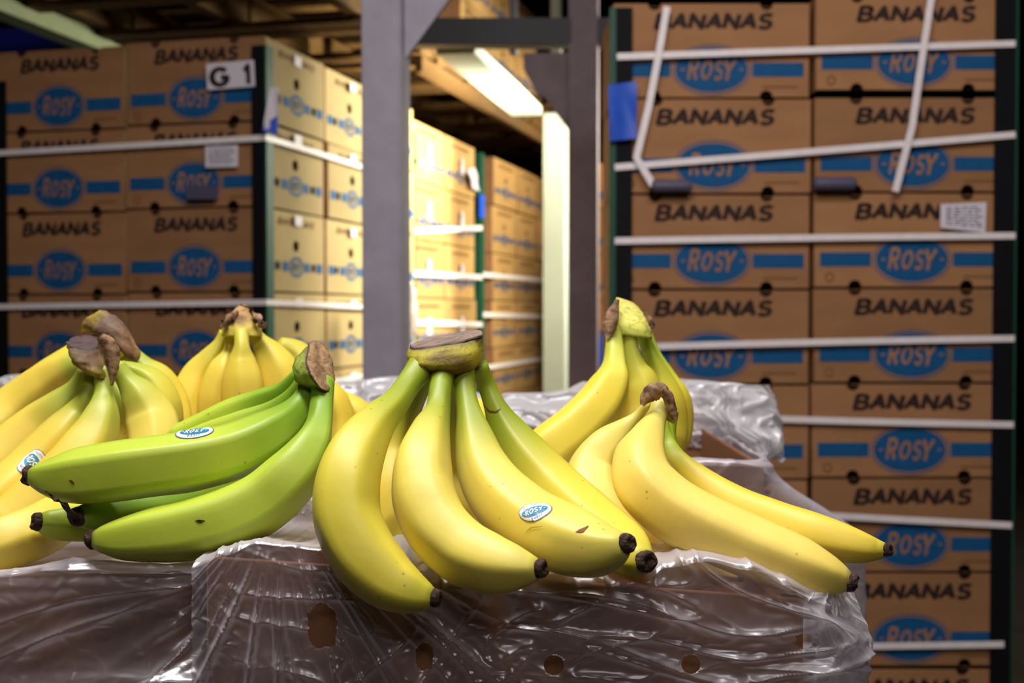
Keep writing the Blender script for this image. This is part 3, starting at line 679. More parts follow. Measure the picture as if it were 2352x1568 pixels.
def sticker(ban, px, py, w_, h_, ang, kind, shape='oval'):
    """printed sticker wrapped on the peel at a photographed spot"""
    bpy.context.view_layer.update()
    mw = ban.matrix_world; T = BVHTree.FromPolygons([mw@v.co for v in ban.data.vertices], [tuple(p.vertices) for p in ban.data.polygons])
    d = (P(px, py, 1)-Vector((0, 0, H))).normalized(); hit, nn, _, _ = T.ray_cast(Vector((0, 0, H)), d)
    if hit is None: print('STICKER MISS', px, py); return
    print('STICKER AT', hit, nn)
    a = math.radians(ang); e1 = Vector((math.cos(a), 0, math.sin(a))); e1 = (e1-nn*e1.dot(nn)).normalized(); e2 = nn.cross(e1)
    L0 = ban.parent.location
    def snap(x, y, off):
        q = hit+e1*x+e2*y; l, n_, _, _ = T.find_nearest(q); return l+n_*off-L0
    def disc(name, a_, b_, off, m, cx=0, cy=0, rings=7, par=None):
        n = 40; V = [snap(cx, cy, off)]; Fs = []
        for r_ in range(1, rings+1):
            for k in range(n):
                ph = 2*math.pi*k/n; V.append(snap(cx+a_*r_/rings*math.cos(ph), cy+b_*r_/rings*math.sin(ph), off))
        Fs = [(0, 1+k, 1+(k+1) % n) for k in range(n)]
        for r_ in range(rings-1): Fs += [(1+r_*n+k, 1+(r_+1)*n+k, 1+(r_+1)*n+(k+1) % n, 1+r_*n+(k+1) % n) for k in range(n)]
        return V, Fs
    V, Fs = disc('', w_, h_, .0004, None); K = len(V)
    V2, F2 = disc('', w_*.94, h_*.93, .0006, None); V3, F3 = disc('', w_*.76, h_*.48, .0008, None, 0, h_*.03)
    Vall = V+V2+V3; Fall = Fs+[tuple(i+K for i in f) for f in F2]+[tuple(i+2*K for i in f) for f in F3]; mi = [0]*len(Fs)+[1]*len(F2)+[2]*len(F3)
    mats = [M['stk_rim'], M['stk_white'], M['stk_blue'], M['stk_white'], M['stk_rim']]
    def txt(s, W, Ht, cx, cy, sh, off, mi_, arc=0):
        nonlocal Vall, Fall, mi
        vs, fs = text_fit(s, W, Ht, sh, off); k = len(Vall)
        if arc:
            vs = [(x, y+arc*(x/(W/2))**2) for x, y in vs]
        lay = {}
        for i, f in enumerate(fs):
            for q in f: lay[q] = i % 24
        Vall = Vall+[snap(cx+x, cy+y, .0010+.000012*lay.get(i, 0)) for i, (x, y) in enumerate(vs)]; Fall = Fall+[tuple(i+k for i in f) for f in fs]; mi = mi+[mi_]*len(fs)
    txt('-ROSY-', w_*1.24, h_*.52, 0, h_*.03, .2, .25, 3)
    txt('GUATEMALA', w_*1.05, h_*.15, 0, h_*.74, 0, .14, 4, -h_*.13)
    txt('#4011', w_*.62, h_*.22, w_*.04, -h_*.69, 0, .16, 4, h_*.06)
    me = bpy.data.meshes.new('sticker'); me.from_pydata([tuple(v) for v in Vall], [], Fall); me.update()
    for m in mats: me.materials.append(m)
    for p, i in zip(me.polygons, mi): p.material_index = i
    o = bpy.data.objects.new('sticker', me); C.objects.link(o); o.parent = ban; o['label'] = 'white oval sticker with a blue centre'
    return o
def spot(ban, pts, w_, name='bruise', col='tip'):
    """thin dark scar following the peel through photographed spots"""
    bpy.context.view_layer.update()
    mw = ban.matrix_world; T = BVHTree.FromPolygons([mw@v.co for v in ban.data.vertices], [tuple(p.vertices) for p in ban.data.polygons]); L0 = ban.parent.location; V = []; Fs = []
    cen = []
    for i in range(len(pts)-1):
        for s in range(6): t = s/6; cen.append((pts[i][0]*(1-t)+pts[i+1][0]*t, pts[i][1]*(1-t)+pts[i+1][1]*t))
    cen.append(pts[-1]); n = len(cen); ok = 0
    for i, (x, y) in enumerate(cen):
        a = cen[max(i-1, 0)]; b = cen[min(i+1, n-1)]; dx, dy = b[0]-a[0], b[1]-a[1]; l = math.hypot(dx, dy) or 1
        ww = w_*math.sin(math.pi*(i+.4)/(n-.2))*(1+.4*noise.noise(Vector((x*.2, y*.2, 0))))
        for sgn in (-1, 1):
            d = (P(x-dy/l*ww*sgn, y+dx/l*ww*sgn, 1)-Vector((0, 0, H))).normalized(); h_, n_, _, _ = T.ray_cast(Vector((0, 0, H)), d)
            if h_ is None: return None
            V.append(h_+n_*.0005-L0)
    for i in range(n-1): Fs.append((2*i, 2*i+1, 2*i+3, 2*i+2))
    return obj(name, V, Fs, M[col], ban)
M['bruise'] = mat('bruise', srgb(128, 74, 22), .6, .3); M['bruise_light'] = mat('bruise_light', srgb(206, 164, 40), .5, .3)

# ---- bunch A: front centre
A_ = bunch(1100, 1200, .85, 'ripe yellow bunch in front centre, wide brown-edged crown, sticker on its third finger')
gA = srgb(168, 160, 60)[:3]
bA5 = banana(A_, [(985, 860, .905, 18), (962, 905, .915, 20), (930, 965, .925, 32), (903, 1040, .925, 50), (890, 1120, .91, 56), (905, 1200, .895, 52), (935, 1260, .88, 36)], YEL, NECK, .30, .3, tip=False)
bA6 = banana(A_, [(1035, 870, .915, 18), (1048, 930, .94, 26), (1040, 1000, .965, 48), (1045, 1090, .97, 56), (1080, 1170, .95, 52), (1130, 1230, .93, 30)], YEL, NECK, .30, .3, tip=False)
bA1 = banana(A_, [(968, 842, .88, 33), (936, 885, .865, 29), (905, 928, .845, 33), (860, 975, .825, 48), (820, 1035, .805, 65), (795, 1110, .79, 77), (796, 1190, .78, 80), (832, 1268, .772, 80), (886, 1326, .765, 70), (936, 1355, .76, 54), (975, 1369, .757, 36), (996, 1372, .755, 21)], YEL_GR, NECK, .30, .15)
bA2 = banana(A_, [(1018, 850, .88, 29), (1012, 895, .865, 26), (1004, 945, .85, 30), (985, 1000, .83, 50), (971, 1065, .81, 68), (973, 1135, .795, 75), (1004, 1205, .782, 77), (1062, 1262, .77, 77), (1125, 1292, .758, 72), (1180, 1303, .75, 57), (1218, 1306, .745, 38), (1238, 1305, .742, 22)], YEL_PALE, NECK, .28, .5)
bA3 = banana(A_, [(1064, 848, .885, 27), (1068, 895, .875, 25), (1079, 950, .862, 30), (1093, 1012, .85, 48), (1112, 1075, .835, 62), (1150, 1138, .818, 73), (1212, 1195, .80, 79), (1285, 1236, .782, 84), (1350, 1256, .768, 76), (1396, 1258, .758, 56), (1424, 1252, .752, 37), (1438, 1248, .749, 23)], YEL_PALE, NECK, .30, .9)
bA4 = banana(A_, [(1098, 838, .90, 22), (1118, 885, .905, 21), (1136, 932, .90, 26), (1163, 990, .895, 44), (1205, 1055, .885, 60), (1265, 1125, .87, 70), (1330, 1185, .848, 72), (1395, 1232, .822, 66), (1440, 1264, .80, 58), (1468, 1284, .784, 42), (1482, 1288, .776, 25)], YEL_GR, NECK, .34, .2)
crown(A_, [(1022, 856, .885, 46, .014, 2), (1020, 846, .887, 70, .021, 2), (1020, 830, .89, 84, .026, -2), (1022, 808, .895, 88, .028, -4), (1024, 792, .90, 86, .029, -7), (1027, 779, .905, 82, .028, -10)],
      [srgb(120, 84, 40)[:3], srgb(96, 64, 36)[:3], srgb(188, 172, 58)[:3], srgb(196, 180, 60)[:3], srgb(168, 156, 60)[:3], srgb(96, 76, 56)[:3]], srgb(160, 136, 122)[:3], .0022, tilt=.10)
sticker(bA3, 1227, 1175, .0115, .0082, 20, 1)
spot(bA3, [(1322, 1222), (1338, 1218), (1352, 1208)], 4, 'bruise', 'bruise'); spot(bA3, [(1310, 1238), (1335, 1222), (1370, 1200), (1400, 1190)], 2.2, 'bruise', 'bruise_light')
spot(bA3, [(1205, 1225), (1220, 1212), (1250, 1208)], 1.5, 'bruise', 'bruise_light')
spot(bA4, [(1112, 930), (1125, 944), (1140, 946), (1150, 938)], 2.0, 'bruise', 'bruise')
# ---- bunch B: green
B_ = bunch(450, 1120, .9, 'greenish unripe bunch in front at left, fingers pointing left')
bB5 = banana(B_, [(690, 858, .945, 18), (650, 897, .955, 20), (600, 922, .965, 30), (530, 957, .975, 42), (450, 1000, .98, 46), (360, 1040, .98, 44)], GRN, GRN_NECK, .35, .4, tip=False)
bB6 = banana(B_, [(703, 868, .93, 18), (672, 910, .935, 21), (625, 948, .94, 30), (550, 985, .945, 44), (460, 1022, .95, 48), (370, 1052, .95, 42)], GRN, GRN_NECK, .35, .2, tip=False)
bB7 = banana(B_, [(735, 880, .93, 18), (722, 940, .94, 22), (690, 1000, .95, 36), (620, 1060, .95, 46), (520, 1110, .94, 50), (400, 1150, .905, 50), (280, 1175, .88, 44), (205, 1184, .86, 32), (180, 1186, .853, 22)], GRN_NECK, GRN_NECK, .3, .1)
bB8 = banana(B_, [(735, 885, .945, 18), (705, 960, .965, 26), (640, 1040, .975, 40), (520, 1110, .945, 50), (380, 1160, .915, 50), (240, 1192, .89, 48), (150, 1202, .874, 40), (106, 1200, .867, 30), (90, 1198, .864, 21)], GRN, GRN_NECK, .3, .3)
bB1 = banana(B_, [(714, 872, .91, 26), (698, 915, .90, 26), (668, 958, .89, 40), (615, 1000, .875, 57), (540, 1036, .865, 64), (450, 1058, .855, 68), (350, 1072, .85, 69), (250, 1086, .848, 68), (180, 1094, .848, 64), (130, 1098, .848, 53), (95, 1095, .848, 38), (70, 1092, .848, 22)], GRN, GRN_NECK, .28, 1.25, facet=.9)
bB2 = banana(B_, [(742, 878, .90, 26), (739, 925, .885, 27), (733, 975, .87, 32), (712, 1030, .855, 50), (670, 1090, .845, 66), (605, 1150, .84, 72), (525, 1190, .835, 73), (435, 1215, .832, 70), (350, 1228, .83, 63), (285, 1236, .83, 52), (240, 1238, .83, 36), (217, 1238, .83, 22)], GRN, GRN_NECK, .26, 1.1, facet=.8)
crown(B_, [(718, 888, .905, 42, .015, 22), (715, 868, .905, 46, .019, 27), (716, 850, .905, 46, .021, 36), (728, 842, .903, 46, .022, 48), (737, 840, .90, 46, .021, 54)],
      [srgb(96, 70, 40)[:3], srgb(150, 172, 60)[:3], srgb(164, 182, 70)[:3], srgb(150, 160, 66)[:3], srgb(110, 90, 60)[:3]], srgb(190, 150, 106)[:3], .0018, tilt=.5)
sticker(bB1, 447, 993, .0130, .0120, 14, 1)
spot(bB2, [(448, 1196), (460, 1197), (472, 1196)], 4, 'bruise', 'tip'); spot(bB1, [(158, 1102), (166, 1106), (172, 1112)], 3, 'bruise', 'bruise')
# dried flower end curling off a tip
tw = [P(108, 1130, .865), P(130, 1148, .86), P(150, 1160, .86), (P(158, 1172, .87)), (P(168, 1188, .88))]
def twig(name, pts, rads, m, par):
    L0 = Vector(par.matrix_world.translation) if par.type == 'EMPTY' else par.parent.location; V = []; Fs = []; q = 8
    for i, p in enumerate(pts):
        d = (pts[min(i+1, len(pts)-1)]-pts[max(i-1, 0)]).normalized(); u = d.orthogonal().normalized(); v = d.cross(u)
        for k in range(q): ph = 2*math.pi*k/q; V.append(p+(u*math.cos(ph)+v*math.sin(ph))*rads[i]*(1+.3*noise.noise(p*300+u*k))-L0)
    for i in range(len(pts)-1): Fs += [(i*q+k, i*q+(k+1) % q, (i+1)*q+(k+1) % q, (i+1)*q+k) for k in range(q)]
    Fs += [tuple(range(q)), tuple(range(len(V)-1, len(V)-q-1, -1))]
    return obj(name, V, Fs, m, par, True)
twig('dried_flower', [P(105, 1128, .80), P(128, 1146, .80), P(150, 1160, .81), P(157, 1172, .825), P(166, 1184, .84)], [.0006, .0017, .0021, .0018, .0030], M['tip'], bB7)
# ---- bunch C: left front of the pile
C_ = bunch(150, 1100, 1.0, 'yellow bunch at the left edge with a dark ragged crown, behind the green bunch')
cy = srgb(236, 206, 84)[:3]; cn = srgb(172, 182, 66)[:3]
banana(C_, [(200, 835, 1.10, 24), (160, 848, 1.11, 40), (110, 886, 1.12, 56), (40, 945, 1.12, 64), (-50, 1015, 1.10, 64), (-140, 1080, 1.08, 56)], cy, cn, .1, .3, tip=False)
banana(C_, [(196, 852, 1.05, 17), (176, 888, 1.05, 22), (138, 932, 1.05, 42), (85, 980, 1.05, 56), (20, 1035, 1.04, 61), (-60, 1095, 1.02, 60), (-150, 1160, 1.0, 52)], cy, cn, .25, .5, tip=False)
bC3 = banana(C_, [(212, 856, 1.03, 18), (203, 905, 1.02, 21), (180, 950, 1.02, 34), (138, 1005, 1.01, 50), (80, 1070, 1.0, 58), (10, 1135, .98, 60), (-70, 1200, .96, 56)], cy, cn, .28, .2, tip=False)
bC4 = banana(C_, [(236, 850, 1.02, 22), (238, 905, 1.01, 23), (232, 955, 1.0, 42), (205, 1020, .99, 62), (150, 1090, .975, 66), (85, 1150, .965, 66), (10, 1210, .95, 64), (-70, 1260, .93, 58)], cy, cn, .26, .8, tip=False)
banana(C_, [(268, 838, 1.05, 20), (290, 872, 1.05, 24), (318, 908, 1.05, 42), (344, 958, 1.05, 56), (356, 1020, 1.04, 58), (345, 1085, 1.03, 54), (320, 1140, 1.02, 44)], YEL_PALE, cn, .28, .4, tip=False)
banana(C_, [(262, 842, 1.09, 14), (300, 850, 1.10, 20), (345, 880, 1.10, 36), (368, 930, 1.10, 46), (372, 1000, 1.1, 46)], YEL_GR, cn, .4, .4, tip=False)
banana(C_, [(250, 870, 1.08, 18), (285, 930, 1.08, 34), (300, 1000, 1.08, 44), (280, 1080, 1.07, 46)], YEL, cn, .4, .4, tip=False)
# lower fingers of the same bunch coming out at the left edge
bC8 = banana(C_, [(250, 1085, .965, 44), (170, 1163, .945, 56), (95, 1212, .90, 62), (10, 1246, .878, 62), (-80, 1276, .872, 58)], cy, cy, .1, .6, tip=False)
crown(C_, [(226, 862, 1.02, 34, .014, 18), (216, 845, 1.02, 44, .019, 18), (208, 822, 1.025, 45, .021, 16), (202, 800, 1.03, 41, .020, 14), (200, 786, 1.035, 36, .018, 10)],
      [srgb(116, 92, 46)[:3], srgb(150, 130, 56)[:3], srgb(132, 112, 56)[:3], srgb(104, 84, 58)[:3], srgb(80, 62, 60)[:3]], srgb(92, 72, 72)[:3], .0040, extra=.0, tilt=.22)
sticker(bC3, 72, 1062, .0120, .0120, -60, 1)
# ---- bunch D: behind C
D_ = bunch(300, 960, 1.2, 'yellow bunch behind the left edge bunch, long purplish-brown crown leaning right')
banana(D_, [(300, 812, 1.17, 20), (328, 842, 1.17, 26), (358, 876, 1.17, 42), (382, 930, 1.17, 50), (388, 1000, 1.16, 50), (370, 1070, 1.15, 46)], YEL, cn, .25, .4, tip=False)
banana(D_, [(275, 800, 1.2, 22), (250, 800, 1.19, 40), (190, 835, 1.19, 54), (110, 892, 1.19, 60), (20, 962, 1.18, 58), (-60, 1020, 1.17, 50)], YEL_GR, YEL_GR, .1, .3, tip=False)
banana(D_, [(280, 810, 1.2, 18), (310, 850, 1.21, 34), (335, 920, 1.21, 46), (335, 1000, 1.2, 46)], YEL_GR, cn, .3, .4, tip=False)
crown(D_, [(318, 828, 1.165, 9, .007, -48), (298, 800, 1.165, 17, .011, -48), (272, 770, 1.17, 25, .015, -48), (244, 746, 1.175, 29, .017, -52), (218, 738, 1.18, 27, .015, -62), (200, 741, 1.18, 20, .011, -68)],
      [srgb(160, 122, 78)[:3], srgb(150, 112, 72)[:3], srgb(120, 92, 72)[:3], srgb(112, 90, 80)[:3], srgb(160, 138, 52)[:3], srgb(170, 146, 50)[:3]], srgb(130, 104, 100)[:3], .0034, cut=False)
# ---- bunch E: rear left
E_ = bunch(560, 900, 1.25, 'upright yellow bunch at rear left with a small pale brown crown')
ec = srgb(240, 212, 84)[:3]; en = srgb(204, 192, 70)[:3]
banana(E_, [(640, 790, 1.30, 18), (680, 820, 1.31, 38), (705, 880, 1.31, 46), (715, 950, 1.3, 44)], ec, en, .2, .4, tip=False)
banana(E_, [(518, 762, 1.24, 14), (505, 790, 1.24, 16), (482, 824, 1.24, 28), (452, 868, 1.24, 40), (434, 925, 1.235, 45), (436, 990, 1.23, 44), (450, 1050, 1.22, 36)], ec, en, .25, .3, tip=False)
banana(E_, [(531, 765, 1.23, 11), (525, 808, 1.225, 14), (512, 850, 1.22, 34), (500, 910, 1.22, 44), (500, 980, 1.22, 42)], ec, en, .25, .2, tip=False)
banana(E_, [(554, 762, 1.21, 16), (556, 795, 1.20, 18), (557, 826, 1.20, 32), (558, 870, 1.20, 45), (560, 930, 1.20, 47), (560, 1000, 1.2, 40)], ec, en, .25, .0, tip=False)
banana(E_, [(572, 752, 1.23, 14), (594, 782, 1.23, 20), (620, 820, 1.23, 40), (645, 870, 1.23, 50), (655, 940, 1.23, 50), (650, 1010, 1.23, 42)], ec, en, .25, .5, tip=False)
crown(E_, [(555, 772, 1.22, 46, .012, 0), (556, 752, 1.225, 44, .015, 2), (557, 732, 1.23, 34, .014, 8), (559, 712, 1.24, 18, .010, 18), (560, 703, 1.24, 9, .006, 22)],
      [srgb(214, 196, 78)[:3], srgb(206, 182, 80)[:3], srgb(190, 156, 90)[:3], srgb(176, 134, 90)[:3], srgb(180, 150, 80)[:3]], srgb(170, 120, 84)[:3], .0016)
# dried side scales of that crown
for sgn, pp in ((1, [P(575, 714, 1.222), P(592, 732, 1.21), P(603, 745, 1.208), P(607, 752, 1.21)]), (-1, [P(545, 716, 1.222), P(528, 732, 1.212), P(516, 744, 1.21), P(511, 750, 1.212)])):
    twig('dried_scale', pp, [.002, .0055, .0055, .002], M['dry'], E_)
# ---- bunch F: bits behind the green crown
F_ = bunch(790, 960, 1.4, 'mostly hidden yellow bunch behind the green crown and the front bunch')
banana(F_, [(745, 880, 1.34, 20), (765, 920, 1.34, 36), (778, 980, 1.34, 42), (775, 1050, 1.33, 42)], YEL, YEL, .1, .3, tip=False)
banana(F_, [(770, 905, 1.42, 16), (815, 945, 1.42, 34), (850, 1000, 1.42, 40), (870, 1070, 1.4, 40)], YEL, YEL, .1, .3, tip=False)
banana(F_, [(930, 925, 1.30, 10), (965, 985, 1.30, 40), (980, 1060, 1.3, 44), (975, 1130, 1.29, 40)], YEL, YEL_GR, .1, .3, tip=False)
banana(F_, [(1150, 920, 1.34, 14), (1092, 955, 1.32, 38), (1085, 1020, 1.3, 42), (1100, 1090, 1.29, 40)], YEL, YEL_GR, .1, .3, tip=False)
# ---- bunch G: tall right rear
G_ = bunch(1450, 950, 1.1, 'tall yellow bunch at the right rear standing on end, pale crown with brown sides')
gy = srgb(240, 214, 70)[:3]; gn = srgb(206, 208, 80)[:3]; gg = srgb(178, 200, 60)[:3]
banana(G_, [(1408, 755, 1.12, 18), (1412, 800, 1.11, 22), (1412, 838, 1.10, 28), (1404, 880, 1.09, 46), (1375, 932, 1.08, 56), (1325, 985, 1.07, 60), (1262, 1035, 1.06, 62), (1205, 1090, 1.05, 56)], gy, gn, .26, .9, tip=False, facet=.8)
banana(G_, [(1446, 752, 1.12, 17), (1449, 800, 1.12, 18), (1458, 842, 1.12, 26), (1472, 885, 1.12, 44), (1462, 950, 1.12, 56), (1425, 1020, 1.11, 56), (1370, 1080, 1.10, 50)], gy, gn, .3, .3, tip=False)
banana(G_, [(1472, 752, 1.14, 16), (1490, 808, 1.14, 18), (1512, 858, 1.14, 26), (1528, 920, 1.14, 44), (1530, 985, 1.14, 50), (1515, 1050, 1.13, 46)], gy, gg, .36, .1, tip=False)
banana(G_, [(1484, 752, 1.17, 10), (1505, 810, 1.17, 12), (1535, 868, 1.17, 20), (1560, 920, 1.17, 28), (1562, 985, 1.17, 28), (1545, 1060, 1.165, 26)], gy, gg, .36, .1, tip=False)
crown(G_, [(1450, 772, 1.125, 46, .013, 8), (1448, 748, 1.13, 48, .017, 8), (1446, 722, 1.14, 42, .017, 10), (1440, 700, 1.145, 30, .014, 14), (1434, 688, 1.15, 20, .010, 18)],
      [srgb(190, 200, 80)[:3], srgb(216, 212, 96)[:3], srgb(218, 212, 100)[:3], srgb(206, 200, 96)[:3], srgb(196, 184, 92)[:3]], srgb(186, 172, 90)[:3], .0016, cut=False)
twig('dried_scale', [P(1418, 690, 1.122), P(1406, 722, 1.112), P(1400, 752, 1.108), P(1396, 778, 1.108)], [.002, .0060, .0065, .0015], M['dry'], G_)
twig('dried_scale', [P(1478, 712, 1.13), P(1490, 730, 1.128), P(1497, 748, 1.126), P(1494, 764, 1.126)], [.001, .0030, .0035, .001], M['dry'], G_)
# ---- bunch H: right front
H_ = bunch(1650, 1200, .9, 'pale yellow bunch at right front with fingers stretching over the box corner')
hy = srgb(252, 220, 110)[:3]; hn = srgb(222, 208, 100)[:3]
banana(H_, [(1524, 935, .965, 13), (1522, 975, .96, 15), (1536, 1020, .955, 18), (1562, 1062, .94, 26), (1610, 1110, .93, 40), (1690, 1165, .915, 52), (1780, 1203, .90, 58), (1860, 1227, .885, 56), (1930, 1245, .875, 48), (1990, 1258, .868, 34), (2022, 1262, .865, 22), (2036, 1262, .862, 15)], YEL, gg, .22, .3)
banana(H_, [(1548, 940, .99, 12), (1538, 1000, .99, 15), (1548, 1060, .98, 20), (1590, 1110, .97, 32), (1650, 1170, .95, 44), (1720, 1220, .94, 40)], YEL, gg, .3, .3, tip=False)
banana(H_, [(1488, 925, .93, 9), (1466, 955, .935, 13), (1434, 985, .935, 26), (1392, 1025, .93, 46), (1362, 1080, .925, 62), (1362, 1145, .91, 70), (1405, 1215, .895, 72), (1475, 1265, .88, 70), (1560, 1298, .87, 60), (1640, 1318, .86, 46), (1700, 1326, .855, 30)], hy, hn, .2, .2, tip=False)
banana(H_, [(1518, 925, .91, 22), (1508, 962, .90, 24), (1490, 1000, .885, 40), (1471, 1050, .865, 60), (1480, 1108, .85, 72), (1530, 1162, .84, 76), (1605, 1206, .832, 76), (1690, 1245, .826, 75), (1770, 1278, .82, 73), (1845, 1305, .815, 66), (1900, 1322, .812, 50), (1935, 1332, .81, 34), (1952, 1336, .808, 22)], hy, hn, .18, .75, facet=.6)
crown(H_, [(1520, 958, .915, 28, .011, 30), (1524, 938, .918, 34, .014, 30), (1526, 922, .922, 32, .014, 32), (1526, 910, .927, 27, .012, 34)],
      [srgb(196, 200, 80)[:3], srgb(204, 196, 84)[:3], srgb(176, 166, 84)[:3], srgb(128, 116, 80)[:3]], srgb(140, 126, 90)[:3], .0014)
def flap(name, pix, Y, wid, m, par, th=.0011, sd=0):
    """curled strip of dried skin"""
    L0 = par.location; pts = catmull([Vector((x, y, w_)) for (x, y), w_ in zip(pix, wid)], 22); V = []; n = len(pts); k = 7
    for i, q in enumerate(pts):
        a = pts[max(i-1, 0)]; b_ = pts[min(i+1, n-1)]; dx, dy = b_.x-a.x, b_.y-a.y; l = math.hypot(dx, dy); nx, ny = -dy/l, dx/l
        for r_ in range(k):
            t = r_/(k-1)*2-1; ww = q.z*(1+.12*noise.noise(Vector((i*.6, t, sd))))
            V.append(P(q.x+nx*ww*t, q.y+ny*ww*t, Y)+Vector((0, 0.0035*t*t+.0008*noise.noise(Vector((i*.5, t*2, sd+4))), 0))-L0)
    Fs = [(i*k+r_, i*k+r_+1, (i+1)*k+r_+1, (i+1)*k+r_) for i in range(n-1) for r_ in range(k-1)]; K = len(V)
    V2 = [v+Vector((0, th, 0)) for v in V]; F2 = [tuple(reversed([q+K for q in f])) for f in Fs]
    rim = [(i*k, (i+1)*k) for i in range(n-1)]+[(i*k+k-1, (i+1)*k+k-1) for i in range(n-1)]+[(r_, r_+1) for r_ in range(k-1)]+[((n-1)*k+r_, (n-1)*k+r_+1) for r_ in range(k-1)]
    F3 = [(a, b_, b_+K, a+K) for a, b_ in rim]
    return obj(name, V+V2, Fs+F2+F3, m, par, True)
flap('dried_flap', [(1476, 932), (1484, 916), (1500, 902), (1518, 897), (1532, 902)], .893, [5, 14, 21, 19, 12], M['dry'], H_, sd=2)
flap('dried_flap', [(1522, 896), (1534, 908), (1541, 928), (1547, 948), (1551, 964)], .892, [9, 13, 12, 11, 7], M['dry'], H_, sd=6)

flap('dried_flap', [(226, 772), (242, 792), (252, 818), (255, 848), (254, 886)], .998, [10, 21, 21, 13, 2], M['dry'], C_, sd=9)
# ================================================================== open boxes
ZR = H-.156
def open_box(x0, x1, y0, y1, zt, hgt, label, holes=(), dr=0):
    root = empty('open_box', ((x0+x1)/2, y0, zt-hgt)); t = .005; cx = (x0+x1)/2; W = x1-x0; D = y1-y0; h = hgt
    hs = [ell(px, pz, .009, .009, 18) for px, pz in holes]
    curve_panel('front_panel', [(-W/2, 0), (W/2, 0), (W/2, h-dr), (-W/2, h)], hs, t, .001, M['card_open'], root, Matrix.Translation((0, t/2, 0))@FX)
    bx('back_panel', -W/2, W/2, D-t, D, 0, h, M['card_open'], root, .001)
    bx('side_panel', -W/2, -W/2+t, t, D-t, 0, h, M['card_open'], root, .001); bx('side_panel', W/2-t, W/2, t, D-t, 0, h-dr, M['card_open'], root, .001)
    bx('bottom_panel', -W/2+t, W/2-t, t, D-t, 0, t, M['card_open'], root)
    tag(root, label, 'box', 'open boxes holding the bananas'); return root
XL1, XR1 = P(474, 1300, .80).x, P(1846, 1350, .80).x
open_box(XL1, XR1, .80, 1.29, ZR, ZR-Z0-.726, 'open cardboard box in front under the centre bunch, wrapped in film', (), .027)
open_box(P(456, 1300, .84).x-.40, P(456, 1300, .84).x, .84, 1.30, ZR-.020, ZR-.020-Z0-.726, 'open cardboard box at the front left, dark behind film')
open_box(-.13, .262, 1.31, 1.72, ZR-.004, ZR-.004-Z0-.726, 'open cardboard box in the second row, right of centre', [(.205, .20-.02)])
open_box(-.56, -.15, 1.32, 1.74, ZR-.004, ZR-.004-Z0-.726, 'open cardboard box in the second row behind the green bunch')
lower = [((XL1+XR1)/2, 1.05), ((P(456, 1300, .84).x-.20), 1.06), (.066, 1.56), (-.355, 1.57)]
for i, (x, y) in enumerate(lower):
    for k in range(3):
        put(protoM, treeM, (x, y), Z0+k*.242, 0, f'closed carton under the {("front centre","front left","second row right","second row left")[i]} open box, {("bottom","middle","upper")[k]} one', 'closed cartons carrying the open boxes')
    pallet((x, y), 0, 0, 'wooden pallet under the stacks of open banana boxes', 'pallets under the open boxes') if i in () else None
for x, y, nm in ((-.02, 1.06, 'front'), (-.15, 2.12, 'rear')): pallet((x-.2, y+.2-.01), 0, 0, f'wooden pallet under the open boxes, {nm} one')

